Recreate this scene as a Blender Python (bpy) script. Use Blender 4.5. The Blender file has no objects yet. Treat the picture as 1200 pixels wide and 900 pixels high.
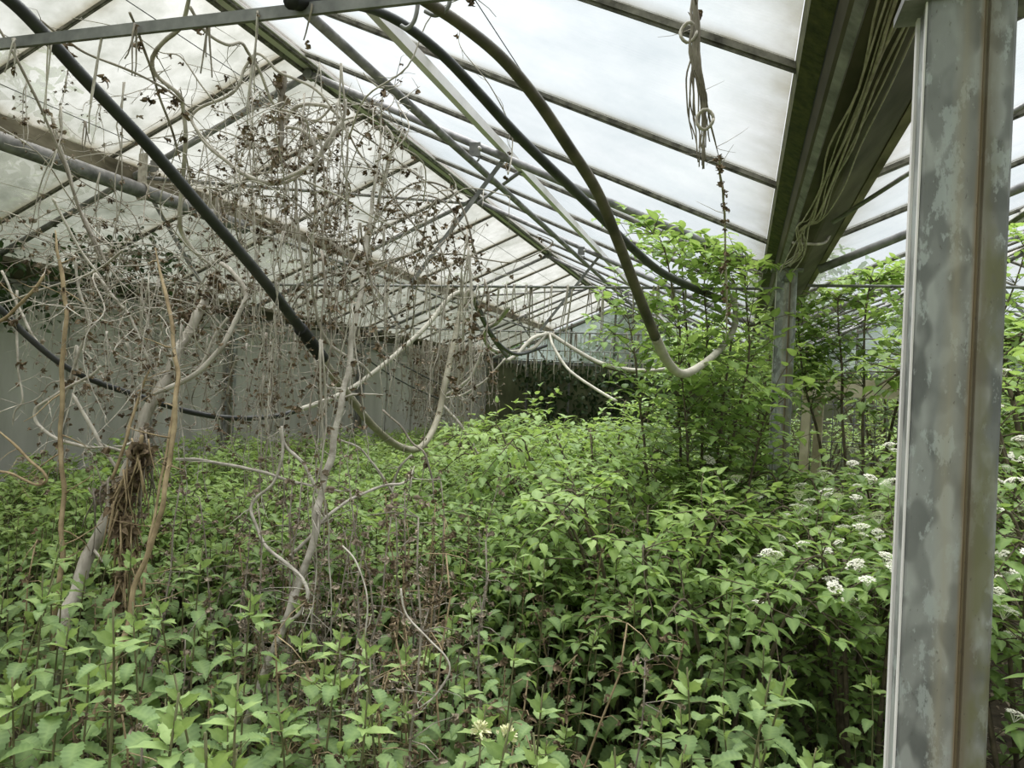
import bpy, math, random
from mathutils import Vector as V, Matrix, noise as mnoise
R = random.Random(7)
SC = bpy.context.scene
COL = SC.collection
# ------------------------------------------------------------------ camera
FPX = 873.0
YAW, PITCH, ROLL = map(math.radians, (17.1, 0.6, 2.8))
CAMP = V((0, 0, 1.6))
Fv = V((-math.sin(YAW)*math.cos(PITCH), math.cos(YAW)*math.cos(PITCH), math.sin(PITCH)))
R0 = V((math.cos(YAW), math.sin(YAW), 0)); U0 = R0.cross(Fv)
Rv = R0*math.cos(ROLL) + U0*math.sin(ROLL)
Uv = -R0*math.sin(ROLL) + U0*math.cos(ROLL)
cd = bpy.data.cameras.new('camera'); cam = bpy.data.objects.new('camera', cd); COL.objects.link(cam)
cd.sensor_width = 36; cd.lens = FPX/1200*36; cd.clip_start = 0.05; cd.clip_end = 300
cam.matrix_world = Matrix(((Rv.x, Uv.x, -Fv.x, CAMP.x), (Rv.y, Uv.y, -Fv.y, CAMP.y), (Rv.z, Uv.z, -Fv.z, CAMP.z), (0, 0, 0, 1)))
SC.camera = cam

def ray(x, y): return Fv + Rv*((x-600)/FPX) + Uv*((450-y)/FPX)
def atY(x, y, Y):
    d = ray(x, y); return CAMP + d*(Y/d.y)
def proj(p):
    d = V(p)-CAMP; z = d.dot(Fv)
    if z < .05: return (-9999, -9999, z)
    return (600+FPX*d.dot(Rv)/z, 450-FPX*d.dot(Uv)/z, z)

# ------------------------------------------------------------------ materials
def new_mat(name):
    m = bpy.data.materials.new(name); m.use_nodes = True
    nt = m.node_tree; nt.nodes.clear()
    out = nt.nodes.new('ShaderNodeOutputMaterial')
    return m, nt, out
def N(nt, typ, **kw):
    n = nt.nodes.new(typ)
    for k, v in kw.items():
        if k.startswith('i_'): n.inputs[k[2:].replace('_', ' ')].default_value = v
        else: setattr(n, k, v)
    return n
def L(nt, a, b): nt.links.new(a, b)
def ramp(nt, fac, stops):
    r = N(nt, 'ShaderNodeValToRGB'); el = r.color_ramp.elements
    while len(el) < len(stops): el.new(.5)
    for e, (p, c) in zip(el, stops): e.position = p; e.color = (*c, 1)
    L(nt, fac, r.inputs['Fac']); return r.outputs['Color']
def coords(nt, kind='Object', scale=(1, 1, 1)):
    t = N(nt, 'ShaderNodeTexCoord'); mp = N(nt, 'ShaderNodeMapping'); mp.inputs['Scale'].default_value = scale
    L(nt, t.outputs[kind], mp.inputs['Vector']); return mp.outputs['Vector']
def noise(nt, vec, scale, detail=4, rough=.6):
    n = N(nt, 'ShaderNodeTexNoise'); n.inputs['Scale'].default_value = scale; n.inputs['Detail'].default_value = detail
    n.inputs['Roughness'].default_value = rough
    L(nt, vec, n.inputs['Vector']); return n.outputs['Fac']
def mixc(nt, fac, a, b, mode='MIX'):
    m = N(nt, 'ShaderNodeMix', data_type='RGBA', blend_type=mode)
    if hasattr(fac, 'links'): L(nt, fac, m.inputs[0])
    else: m.inputs[0].default_value = fac
    for i, c in ((6, a), (7, b)):
        if hasattr(c, 'links'): L(nt, c, m.inputs[i])
        else: m.inputs[i].default_value = (*c, 1)
    return m.outputs[2]
def math_(nt, op, a, b=0., c=0.):
    m = N(nt, 'ShaderNodeMath', operation=op)
    for i, v in enumerate((a, b, c)):
        if hasattr(v, 'links'): L(nt, v, m.inputs[i])
        else: m.inputs[i].default_value = v
    return m.outputs[0]
def simple(name, c1, c2, scale=8, rough=.7, metal=0., stretch=(1, 1, 1), bump=.0, spec=.3, lo=.3, hi=.7):
    m, nt, out = new_mat(name)
    v = coords(nt, 'Object', stretch); n = noise(nt, v, scale)
    c = ramp(nt, n, [(lo, c1), (hi, c2)])
    p = N(nt, 'ShaderNodeBsdfPrincipled'); L(nt, c, p.inputs['Base Color'])
    p.inputs['Roughness'].default_value = rough; p.inputs['Metallic'].default_value = metal
    p.inputs['Specular IOR Level'].default_value = spec
    if bump:
        b = N(nt, 'ShaderNodeBump'); b.inputs['Strength'].default_value = bump; b.inputs['Distance'].default_value = .01
        L(nt, n, b.inputs['Height']); L(nt, b.outputs[0], p.inputs['Normal'])
    L(nt, p.outputs[0], out.inputs['Surface'])
    return m
def leafmat(name, dark, light, young, trans=.35, rough=.5):
    m, nt, out = new_mat(name)
    a = N(nt, 'ShaderNodeAttribute', attribute_name='tint')
    oi = N(nt, 'ShaderNodeObjectInfo')
    f = math_(nt, 'ADD', math_(nt, 'MULTIPLY', a.outputs['Fac'], .8), math_(nt, 'MULTIPLY', oi.outputs['Random'], .2))
    c = ramp(nt, f, [(.05, dark), (.6, light), (1., young)])
    v = coords(nt, 'Object'); n = noise(nt, v, 60, 2)
    c = mixc(nt, math_(nt, 'MULTIPLY', n, .28), c, tuple(x*.45 for x in dark))
    va = N(nt, 'ShaderNodeAttribute', attribute_name='vein')
    c = mixc(nt, math_(nt, 'MULTIPLY', math_(nt, 'POWER', va.outputs['Fac'], 2.2), .26), c, tuple(min(1, x*1.15+.04) for x in young))
    p = N(nt, 'ShaderNodeBsdfPrincipled'); L(nt, c, p.inputs['Base Color'])
    p.inputs['Roughness'].default_value = rough; p.inputs['Specular IOR Level'].default_value = .35
    bp = N(nt, 'ShaderNodeBump'); bp.inputs['Strength'].default_value = .35; bp.inputs['Distance'].default_value = .004; L(nt, noise(nt, v, 130, 2), bp.inputs['Height']); L(nt, bp.outputs[0], p.inputs['Normal'])
    t = N(nt, 'ShaderNodeBsdfTranslucent')
    L(nt, mixc(nt, .5, c, (young[0]*1.1, young[1]*1.1, young[2]*.7)), t.inputs['Color'])
    mx = N(nt, 'ShaderNodeMixShader'); mx.inputs[0].default_value = trans
    L(nt, p.outputs[0], mx.inputs[1]); L(nt, t.outputs[0], mx.inputs[2]); L(nt, mx.outputs[0], out.inputs['Surface'])
    return m

def sheet(name, tint, stain, transp, ribaxis=None, dirt=.5, edgegrime=0., scale=1.0, sc=.5):
    """Thin glazing sheet: part clear, part scattering, with weathering stains."""
    m, nt, out = new_mat(name)
    v = coords(nt, 'Object', (1, 1, 1)); n1 = noise(nt, v, 1.3*scale, 6, .65); n2 = noise(nt, v, 7*scale, 5, .7)
    d = math_(nt, 'MULTIPLY', math_(nt, 'ADD', n1, math_(nt, 'MULTIPLY', n2, .5)), .667)
    c = ramp(nt, d, [(.35, tint), (.68, stain)])
    if ribaxis is not None:
        # flutes of the twin-wall sheet and dirt that settled in some of them, running down the slope
        v2 = coords(nt, 'Object', (.35, 60, .35)); n3 = noise(nt, v2, 1.2, 3, .7)
        c = mixc(nt, math_(nt, 'MULTIPLY', n3, .30), c, (.62, .66, .69))
    if edgegrime:
        g = N(nt, 'ShaderNodeTexCoord'); s = N(nt, 'ShaderNodeSeparateXYZ'); L(nt, g.outputs['Generated'], s.inputs[0])
        q = math_(nt, 'MULTIPLY', math_(nt, 'ABSOLUTE', math_(nt, 'SUBTRACT', s.outputs[1], .5)), 2)
        e = math_(nt, 'POWER', q, 14)
        q2 = math_(nt, 'POWER', math_(nt, 'MAXIMUM', s.outputs[0], math_(nt, 'SUBTRACT', 1, s.outputs[0])), 30)
        e = math_(nt, 'MAXIMUM', e, q2)
        e = math_(nt, 'MULTIPLY', math_(nt, 'MULTIPLY', e, n2), edgegrime*1.6)
        c = mixc(nt, e, c, (.40, .36, .26))
    tr = N(nt, 'ShaderNodeBsdfTransparent'); L(nt, c, tr.inputs['Color'])
    tl = N(nt, 'ShaderNodeBsdfTranslucent'); L(nt, mixc(nt, 1., c, (sc, sc, sc), 'MULTIPLY'), tl.inputs['Color'])
    mx = N(nt, 'ShaderNodeMixShader')
    f = math_(nt, 'ADD', 1-transp, math_(nt, 'MULTIPLY', math_(nt, 'SUBTRACT', d, .5), dirt))
    L(nt, f, mx.inputs[0]); L(nt, tr.outputs[0], mx.inputs[1]); L(nt, tl.outputs[0], mx.inputs[2])
    gl = N(nt, 'ShaderNodeBsdfGlossy'); gl.inputs['Roughness'].default_value = .15
    mx2 = N(nt, 'ShaderNodeMixShader'); mx2.inputs[0].default_value = .03
    L(nt, mx.outputs[0], mx2.inputs[1]); L(nt, gl.outputs[0], mx2.inputs[2]); L(nt, mx2.outputs[0], out.inputs['Surface'])
    return m

def galv(name):
    m, nt, out = new_mat(name)
    v = coords(nt, 'Object', (1, 1, .45)); vs = coords(nt, 'Object', (1, 1, .05))
    vo = N(nt, 'ShaderNodeTexVoronoi', feature='SMOOTH_F1'); vo.inputs['Scale'].default_value = 45
    try: vo.inputs['Smoothness'].default_value = .6
    except Exception: pass
    nn = N(nt, 'ShaderNodeTexNoise'); nn.inputs['Scale'].default_value = 20; L(nt, v, nn.inputs['Vector'])
    nv = N(nt, 'ShaderNodeVectorMath', operation='SCALE'); nv.inputs['Scale'].default_value = .05; L(nt, nn.outputs['Color'], nv.inputs[0])
    va = N(nt, 'ShaderNodeVectorMath', operation='ADD'); L(nt, v, va.inputs[0]); L(nt, nv.outputs[0], va.inputs[1]); L(nt, va.outputs[0], vo.inputs['Vector'])
    sp = N(nt, 'ShaderNodeSeparateColor'); L(nt, vo.outputs['Color'], sp.inputs[0])
    n1 = noise(nt, v, 9, 6, .65)
    f = math_(nt, 'ADD', math_(nt, 'MULTIPLY', sp.outputs[0], .55), math_(nt, 'MULTIPLY', n1, .5))
    c = ramp(nt, f, [(.25, (.125, .128, .125)), (.5, (.225, .228, .222)), (.75, (.36, .365, .355))])
    # chalky zinc blotches
    nb = noise(nt, v, 26, 5, .7); c = mixc(nt, ramp(nt, nb, [(.54, (0, 0, 0)), (.58, (.7, .7, .7))]), c, (.40, .425, .42))
    sx = N(nt, 'ShaderNodeSeparateXYZ'); t = N(nt, 'ShaderNodeTexCoord'); L(nt, t.outputs['Object'], sx.inputs[0])
    ns = noise(nt, vs, 40, 4); nw = noise(nt, v, 5, 5)
    def streak(x0, w, amt, col, c):
        d = math_(nt, 'ABSOLUTE', math_(nt, 'SUBTRACT', math_(nt, 'ADD', sx.outputs[0], math_(nt, 'MULTIPLY', math_(nt, 'SUBTRACT', nw, .5), w*2.2)), x0))
        k = math_(nt, 'MULTIPLY', math_(nt, 'SMOOTH_MAX', math_(nt, 'SUBTRACT', 1, math_(nt, 'DIVIDE', d, w)), 0., .05), math_(nt, 'MULTIPLY', ns, amt))
        return mixc(nt, k, c, col)
    c = streak(.0165, .006, 2.4, (.26, .17, .085), c)
    c = streak(.022, .020, 1.6, (.155, .125, .08), c)
    c = streak(-.006, .014, .9, (.36, .31, .22), c)
    # algae on the right-hand band
    na = noise(nt, v, 7, 5, .6)
    k = math_(nt, 'MULTIPLY', ramp(nt, na, [(.45, (0, 0, 0)), (.53, (1, 1, 1))]), ramp(nt, sx.outputs[0], [(.022, (0, 0, 0)), (.03, (1, 1, 1))]))
    c = mixc(nt, math_(nt, 'MULTIPLY', k, .8), c, (.15, .145, .07))
    # dark speckle
    nd = noise(nt, v, 180, 2); c = mixc(nt, ramp(nt, nd, [(.66, (0, 0, 0)), (.72, (.5, .5, .5))]), c, (.08, .065, .05))
    p = N(nt, 'ShaderNodeBsdfPrincipled'); L(nt, c, p.inputs['Base Color']); p.inputs['Metallic'].default_value = .25
    p.inputs['Roughness'].default_value = .6
    b = N(nt, 'ShaderNodeBump'); b.inputs['Strength'].default_value = .12; b.inputs['Distance'].default_value = .004; L(nt, n1, b.inputs['Height']); L(nt, b.outputs[0], p.inputs['Normal'])
    L(nt, p.outputs[0], out.inputs['Surface']); return m

M = {}
M['galv'] = galv('galvanised_steel')
M['steel'] = simple('weathered_steel', (.11, .11, .105), (.27, .265, .25), 14, .6, .3, (1, .25, 1))
M['pipe'] = simple('pipe_steel', (.14, .135, .135), (.35, .335, .335), 16, .6, .3)
M['alu'] = simple('dull_aluminium', (.58, .545, .54), (.82, .775, .765), 10, .6, 0, (.3, .3, .3))
M['bar'] = simple('glazing_bar_metal', (.04, .037, .03), (.24, .225, .19), 25, .7, .1, (1, 1, 1))
M['rubber'] = simple('black_rubber', (.008, .008, .008), (.02, .02, .018), 20, .6)
M['mossy'] = simple('mossy_bar', (.028, .033, .012), (.10, .105, .035), 30, .9, bump=.6)
M['gutter'] = simple('dirty_gutter', (.035, .03, .02), (.15, .13, .095), 5, .75, .1, (1, .35, 1))
M['purlin'] = simple('rusty_purlin', (.075, .062, .04), (.30, .26, .19), 9, .8, .1, (1, .3, 1))
M['wall'] = simple('grey_wall_sheet', (.36, .35, .31), (.52, .51, .465), 4, .55, 0, (1, 1, .2), spec=.2)
M['walltrim'] = simple('wall_trim', (.22, .21, .18), (.42, .41, .37), 7, .7)
M['endwall'] = simple('algae_sheet', (.05, .055, .03), (.20, .215, .12), 2.2, .8, 0, (1, 1, .5))
M['hose'] = simple('black_hose', (.012, .013, .013), (.05, .05, .047), 14, .5, spec=.45)
M['hosebrown'] = simple('brown_hose', (.035, .029, .021), (.15, .125, .085), 9, .55, spec=.4)
M['hosetan'] = simple('tan_hose', (.15, .13, .085), (.40, .365, .275), 6, .6, spec=.35)
M['hosepale'] = simple('pale_hose', (.30, .275, .22), (.52, .48, .40), 9, .65)
M['wood'] = simple('grey_dead_wood', (.22, .19, .15), (.56, .51, .44), 18, .85, 0, (1, 1, .3), bump=.5)
M['woodpale'] = simple('pale_dead_vine', (.25, .22, .18), (.55, .50, .43), 22, .85, bump=.4)
M['woodbrown'] = simple('brown_dead_stem', (.17, .12, .065), (.42, .32, .19), 20, .85)
M['twig'] = simple('thin_dead_twig', (.12, .10, .078), (.38, .33, .27), 14, .9)
M['dryleaf'] = simple('dried_leaf', (.05, .034, .02), (.25, .18, .11), 25, .95)
M['dryhusk'] = simple('papery_husk', (.14, .10, .065), (.40, .33, .25), 20, .95)
M['stem'] = simple('green_stem', (.07, .085, .03), (.17, .15, .075), 12, .7)
M['bark'] = simple('shrub_bark', (.055, .045, .03), (.17, .135, .09), 25, .9)
M['nettle'] = leafmat('nettle_leaf', (.078, .132, .048), (.185, .285, .105), (.40, .52, .17), .34, .55)
M['ovate'] = leafmat('dogwood_leaf', (.085, .148, .042), (.212, .33, .10), (.43, .57, .17), .40, .5)
M['bramble'] = leafmat('bramble_leaf', (.08, .138, .046), (.20, .31, .10), (.40, .53, .17), .36, .55)
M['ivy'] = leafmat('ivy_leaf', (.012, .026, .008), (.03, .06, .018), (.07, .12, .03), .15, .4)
M['tree'] = leafmat('tree_leaf', (.04, .075, .022), (.10, .17, .05), (.18, .28, .08), .3, .6)
M['petal'] = simple('creamy_petal', (.66, .63, .50), (.86, .84, .74), 60, .8)
M['yellowgreen'] = simple('dead_nettle_flower', (.62, .62, .35), (.80, .78, .50), 60, .8)
M['soil'] = simple('dark_soil', (.022, .016, .011), (.10, .075, .05), 9, .95, bump=.8)
M['grass'] = simple('outside_grass', (.05, .09, .025), (.13, .19, .06), 3, .95)
M['plank'] = simple('pale_plank', (.42, .35, .25), (.66, .58, .45), 7, .8, 0, (1, 6, 1))
M['wire'] = simple('dark_wire', (.05, .05, .05), (.13, .13, .125), 30, .6, .4)
M['cable'] = simple('dry_cable_vine', (.30, .27, .21), (.55, .50, .42), 30, .8)
M['poly'] = sheet('twin_wall_sheet', (.985, .995, 1.0), (.80, .83, .84), .94, sc=.75, ribaxis=1, dirt=.2, edgegrime=.55, scale=.8)
M['glass'] = sheet('dirty_left_glass', (.92, .92, .90), (.56, .57, .53), .66, dirt=1.0, edgegrime=.8, sc=.46)
M['glassdark'] = sheet('algae_left_glass', (.72, .725, .68), (.37, .39, .34), .55, dirt=.9, edgegrime=.7, sc=.42)
M['gable'] = sheet('gable_glass', (.80, .85, .83), (.50, .55, .50), .75, dirt=.6)

# ------------------------------------------------------------------ mesh helpers
class MB:
    def __init__(s): s.v = []; s.f = []; s.t = []; s.rib = {}
    def face(s, idx, t=.5): s.f.append(idx); s.t.append(t)
    def add(s, pts, faces, t=.5):
        o = len(s.v); s.v.extend(tuple(p) for p in pts)
        for f in faces: s.f.append(tuple(i+o for i in f)); s.t.append(t)
    def box(s, a, b):
        (x0, y0, z0), (x1, y1, z1) = a, b
        s.add([(x0, y0, z0), (x1, y0, z0), (x1, y1, z0), (x0, y1, z0), (x0, y0, z1), (x1, y0, z1), (x1, y1, z1), (x0, y1, z1)],
              [(0, 3, 2, 1), (4, 5, 6, 7), (0, 1, 5, 4), (1, 2, 6, 5), (2, 3, 7, 6), (3, 0, 4, 7)])
    def prism(s, poly, axis, a, b):
        """poly: 2D points; axis 'y' extrudes (x,z) along y, axis 'z' extrudes (x,y) along z"""
        n = len(poly)
        def P(p, t): return (p[0], t, p[1]) if axis == 'y' else (p[0], p[1], t)
        s.add([P(p, a) for p in poly]+[P(p, b) for p in poly],
              [(i, (i+1) % n, n+(i+1) % n, n+i) for i in range(n)]+[tuple(range(n))[::-1], tuple(range(n, 2*n))])
    def tube(s, pts, r, sides=6, t=.5, cap=True):
        pts = [V(p) for p in pts]; n = len(pts)
        if not hasattr(r, '__len__'): r = [r]*n
        elif len(r) == 2 and n != 2: r = [r[0]+(r[1]-r[0])*i/(n-1) for i in range(n)]
        o = len(s.v); nrm = None
        for i, p in enumerate(pts):
            d = pts[min(i+1, n-1)]-pts[max(i-1, 0)]
            d = d.normalized() if d.length > 1e-9 else V((0, 0, 1))
            if nrm is None:
                nrm = d.cross(V((0, 0, 1)) if abs(d.z) < .9 else V((1, 0, 0))).normalized()
            nrm = (nrm-d*nrm.dot(d))
            nrm = nrm.normalized() if nrm.length > 1e-6 else d.cross(V((.3, .9, .2))).normalized()
            b = d.cross(nrm)
            for k in range(sides):
                a = 2*math.pi*k/sides; s.v.append(tuple(p+(nrm*math.cos(a)+b*math.sin(a))*r[i]))
        for i in range(n-1):
            for k in range(sides):
                a = o+i*sides+k; b2 = o+i*sides+(k+1) % sides
                s.f.append((a, b2, b2+sides, a+sides)); s.t.append(t)
        if cap:
            s.f.append(tuple(o+k for k in range(sides))[::-1]); s.t.append(t)
            s.f.append(tuple(o+(n-1)*sides+k for k in range(sides))); s.t.append(t)
    def bar(s, a, b, w, h, up=(0, 0, 1)):
        a, b = V(a), V(b); d = (b-a).normalized(); x = d.cross(V(up)).normalized(); y = x.cross(d)
        pts = [p+x*(sx*w/2)+y*(sy*h/2) for p in (a, b) for sx, sy in ((-1, -1), (1, -1), (1, 1), (-1, 1))]
        s.add(pts, [(0, 1, 2, 3), (7, 6, 5, 4), (0, 4, 5, 1), (1, 5, 6, 2), (2, 6, 7, 3), (3, 7, 4, 0)])
    def mesh(s, name, mat, smooth=True):
        m = bpy.data.meshes.new(name); m.from_pydata(s.v, [], s.f); m.update()
        a = m.attributes.new('tint', 'FLOAT', 'FACE'); a.data.foreach_set('value', s.t)
        if s.rib:
            q = m.attributes.new('vein', 'FLOAT', 'POINT'); q.data.foreach_set('value', [s.rib.get(i, 0.) for i in range(len(s.v))])
        if smooth: m.polygons.foreach_set('use_smooth', [True]*len(m.polygons))
        m.materials.append(M[mat]); return m
    def build(s, name, mat, parent=None, smooth=True):
        return link(name, s.mesh(name, mat, smooth), parent)
def link(name, data, parent=None):
    o = bpy.data.objects.new(name, data); COL.objects.link(o)
    if parent is not None: o.parent = parent
    return o
def tag(o, label=None, cat=None, group=None, kind=None):
    if label: o['label'] = label
    if cat: o['category'] = cat
    if group: o['group'] = group
    if kind: o['kind'] = kind
    return o
def thing(name, label, cat, loc=(0, 0, 0), group=None, rz=0., kind=None):
    o = link(name, None); o.location = loc; o.rotation_euler = (0, 0, rz); o.empty_display_size = .1
    return tag(o, label, cat, group, kind)
def struct(name, mb, mat, parent=None, smooth=False):
    o = mb.build(name, mat, parent, smooth)
    if parent is None: o['kind'] = 'structure'
    return o
KIDS = {}
def kids(o):
    return [c for c in COL.objects if c.parent == o]
def dup(root, kidlist, loc, rz=0., scale=1., label=None, group=None, tilt=(0, 0)):
    r = root.copy(); COL.objects.link(r); r.location = loc; r.rotation_euler = (tilt[0], tilt[1], rz)
    r.scale = (scale, scale, scale) if not hasattr(scale, '__len__') else scale
    if label: r['label'] = label
    if group: r['group'] = group
    for ch in kidlist:
        c = ch.copy(); COL.objects.link(c); c.parent = r
    return r
def spline(pts, sub=6):
    pts = [V(p) for p in pts]
    if len(pts) < 3: return pts
    out = []
    for i in range(len(pts)-1):
        p0 = pts[max(i-1, 0)]; p1 = pts[i]; p2 = pts[i+1]; p3 = pts[min(i+2, len(pts)-1)]
        for k in range(sub):
            t = k/sub; t2 = t*t; t3 = t2*t
            out.append(.5*((2*p1)+(p2-p0)*t+(2*p0-5*p1+4*p2-p3)*t2+(3*p1-p0-3*p2+p3)*t3))
    out.append(pts[-1]); return out

# ------------------------------------------------------------------ leaves
def leaf(mb, base, d, up, Ln, W, n=4, serr=0., droop=.3, fold=.18, t=.5, tipw=0.):
    """one curved blade growing from base along d"""
    d = V(d).normalized(); x = d.cross(V(up))
    x = x.normalized() if x.length > 1e-5 else V((1, 0, 0)); u = x.cross(d)
    pts = []; o = len(mb.v)
    p = V(base); dd = d.copy(); step = Ln/n
    for i in range(n+1):
        s = i/n
        b0 = len(mb.v); mb.rib[b0+1] = 1.; mb.rib[b0] = mb.rib[b0+2] = .45*(i % 2)
        w = W*.5*(math.sin(math.pi*min(1, (s*.93+.07))**.72))*(1-.12*s)
        if i == n: w = 0.001
        if serr and 0 < i < n: w *= (1+serr) if i % 2 else (1-serr)
        back = dd*(step*.35 if serr and i % 2 else 0)
        mb.v.append(tuple(p-x*w+u*(w*fold*2)+back)); mb.v.append(tuple(p)); mb.v.append(tuple(p+x*w+u*(w*fold*2)+back))
        dd = (dd-u*(droop/n*2*(.3+s))).normalized(); u = x.cross(dd)
        p = p+dd*step
    for i in range(n):
        a = o+i*3
        mb.f.append((a, a+1, a+4, a+3)); mb.t.append(t); mb.f.append((a+1, a+2, a+5, a+4)); mb.t.append(t)
def rdir(r, elev=(-.2, .6)):
    a = r.uniform(0, 2*math.pi); e = r.uniform(*elev)
    return V((math.cos(a)*math.cos(e), math.sin(a)*math.cos(e), math.sin(e)))
def crumple(mb, p, s, r, n=5):
    """a shrivelled dead leaf or husk: a few curled blades round one point"""
    for _ in range(n):
        d = rdir(r, (-1.4, .3)); leaf(mb, V(p)+V((r.uniform(-s, s), r.uniform(-s, s), r.uniform(-s, s)))*.3, d, rdir(r), s*r.uniform(.8, 1.6), s*r.uniform(.5, 1.0), 3, 0, r.uniform(.8, 2.2), r.uniform(.2, .6), r.random())
def wiggle(p0, p1, n, amp, r, gravity=0.):
    p0, p1 = V(p0), V(p1); off = V((r.uniform(0, 99), r.uniform(0, 99), r.uniform(0, 99))); out = []
    ln = (p1-p0).length
    for i in range(n+1):
        s = i/n; q = p0.lerp(p1, s); e = math.sin(math.pi*s)
        nz = mnoise.noise_vector(off+V((s*ln*4, 0, 0)))
        out.append(q+nz*amp*min(1, e*2)+V((0, 0, -gravity*4*s*(1-s))))
    return out

# ------------------------------------------------------------------ world: bright overcast sky
w = bpy.data.worlds.new('overcast_sky'); SC.world = w; w.use_nodes = True
nt = w.node_tree; nt.nodes.clear()
out = nt.nodes.new('ShaderNodeOutputWorld'); bg = nt.nodes.new('ShaderNodeBackground')
v = coords(nt, 'Generated', (1, 1, 2.2)); n = noise(nt, v, 2.6, 7, .6)
g = N(nt, 'ShaderNodeTexCoord'); sz = N(nt, 'ShaderNodeSeparateXYZ'); L(nt, g.outputs['Generated'], sz.inputs[0])
# overcast luminance: the zenith is brighter than the horizon
L(nt, ramp(nt, n, [(.34, (.74, .79, .82)), (.50, (.94, .965, .98)), (.62, (1.08, 1.09, 1.09))]), bg.inputs['Color'])
L(nt, math_(nt, 'ADD', .46, math_(nt, 'MULTIPLY', math_(nt, 'POWER', math_(nt, 'MAXIMUM', sz.outputs[2], 0), 2.0), .75)), bg.inputs['Strength'])
L(nt, bg.outputs[0], out.inputs['Surface'])
sl = bpy.data.lights.new('veiled_sun', 'SUN'); sl.energy = 5.5; sl.angle = math.radians(75); sl.color = (1.0, .985, .95)
so = bpy.data.objects.new('veiled_sun', sl); COL.objects.link(so); so.location = (0, 0, 12); so.rotation_euler = (math.radians(-14), math.radians(-10), 0)
SC.view_settings.view_transform = 'Standard'; SC.view_settings.look = 'None'; SC.view_settings.gamma = 1
SC.view_settings.use_curve_mapping = False; SC.view_settings.exposure = 0.97
SC.cycles.max_bounces = 10; SC.cycles.diffuse_bounces = 5; SC.cycles.transparent_max_bounces = 24; SC.cycles.transmission_bounces = 8
SC.cycles.use_denoising = True

# ------------------------------------------------------------------ greenhouse frame
XR, ZR, SL = -2.837, 3.735, .435
XG, XL = .24, -5.914
SPAN = XG-XL
ENDY = 17.1
TR = [1.1, 4.3, 7.5, 10.7, 13.9]
BARS = [4.13+1.0667*k for k in range(-5, 13)]
def zroof(x, xr=XR): return ZR-SL*abs(x-xr)

fl = MB(); fl.box((XL-.1, -2.2, -.25), (XG+SPAN+.2, ENDY+.1, 0)); struct('floor', fl, 'soil')
gr = MB(); gr.box((-60, -30, -.30), (60, 90, -.26)); struct('ground', gr, 'grass')

def pane(x0, x1, y0, y1, xr, mat, parent, th=.008):
    mb = MB(); z0, z1 = zroof(x0, xr)+.012, zroof(x1, xr)+.012
    mb.add([(x0, y0, z0), (x1, y0, z1), (x1, y1, z1), (x0, y1, z0), (x0, y0, z0+th), (x1, y0, z1+th), (x1, y1, z1+th), (x0, y1, z0+th)],
           [(0, 3, 2, 1), (4, 5, 6, 7), (0, 1, 5, 4), (1, 2, 6, 5), (2, 3, 7, 6), (3, 0, 4, 7)])
    mb.build('roof_pane', mat, parent, False)
def gbar(x0, x1, y, xr, parent, w=.022, h=.017):
    mb = MB(); a = V((x0, y, zroof(x0, xr)-h/2+.008)); b = V((x1, y, zroof(x1, xr)-h/2+.008))
    mb.bar(a, b, w, h); u = V((0, 0, -1))
    mb.bar(a+u*(h/2+.004), b+u*(h/2+.004), w*.3, .009)
    mb.build('glazing_bar', 'bar', parent, False)
def slope(name, xr, sgn, mats, cuts):
    root = thing(name, None, None, kind='structure')
    for y in BARS: gbar(xr+sgn*.03, xr+sgn*2.96, y, xr, root)
    for i in range(len(BARS)-1):
        for m, (a, b) in zip(mats, cuts):
            xa, xb = sorted((xr+sgn*a, xr+sgn*b)); pane(xa, xb, BARS[i]+.004, BARS[i+1]-.004, xr, m, root)
slope('ceiling_left', XR, -1, ['glass', 'glassdark'], [(.03, 1.46), (1.47, 2.97)])
slope('ceiling_right', XR, 1, ['poly'], [(.03, 2.93)])
slope('ceiling_second_left', XR+SPAN, -1, ['poly'], [(.03, 2.88)])
slope('ceiling_second_right', XR+SPAN, 1, ['poly'], [(.03, 2.93)])

def ridge(xr, label):
    t = thing('ridge_beam', label, 'beam', (xr, 0, 0), kind='structure')
    a = MB(); a.prism([(-.075, ZR-.055), (.075, ZR-.055), (.075, ZR-.038), (.012, ZR-.03), (.012, ZR+.03), (-.012, ZR+.03), (-.012, ZR-.03), (-.075, ZR-.038)], 'y', -1.2, ENDY-.1)
    a.build('flange', 'alu', t, False)
    b = MB()
    for s in (-1, 1): b.prism([(s*.036, ZR-.072), (s*.062, ZR-.072), (s*.062, ZR-.055), (s*.036, ZR-.055)], 'y', -1.2, ENDY-.1)
    b.build('seal_strip', 'bar', t, False)
ridge(XR, 'long grey ridge beam running away under the roof peak'); ridge(XR+SPAN, 'ridge beam of the second roof beyond the gutter')
def purlin(x, xr, mat, label, w=.05, h=.075):
    t = thing('roof_purlin', label, 'purlin', (x, 0, zroof(x, xr)), kind='structure'); s = 1 if x > xr else -1
    a = MB(); d = -SL*s
    a.prism([(-w/2, -.035-d*w/2*-1), (w/2, -.035+d*w/2), (w/2, -.035-h+d*w/2), (w/2-.008, -.035-h+d*w/2), (w/2-.008, -.045), (-w/2, -.045)], 'y', -1.2, ENDY-.1)
    a.build('web', mat, t, False)
    b = MB(); b.prism([(-w/2, -.046), (w/2-.009, -.046), (w/2-.009, -.052), (-w/2, -.052)], 'y', -1.2, ENDY-.1)
    b.build('lip', 'bar' if mat == 'alu' else 'purlin', t, False)
purlin(-1.45, XR, 'alu', 'light grey metal purlin under the white sheets on the right roof slope', .085, .05)
purlin(-4.27, XR, 'purlin', 'rust-brown purlin crossing the cloudy left roof glass', .06, .10)
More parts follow.
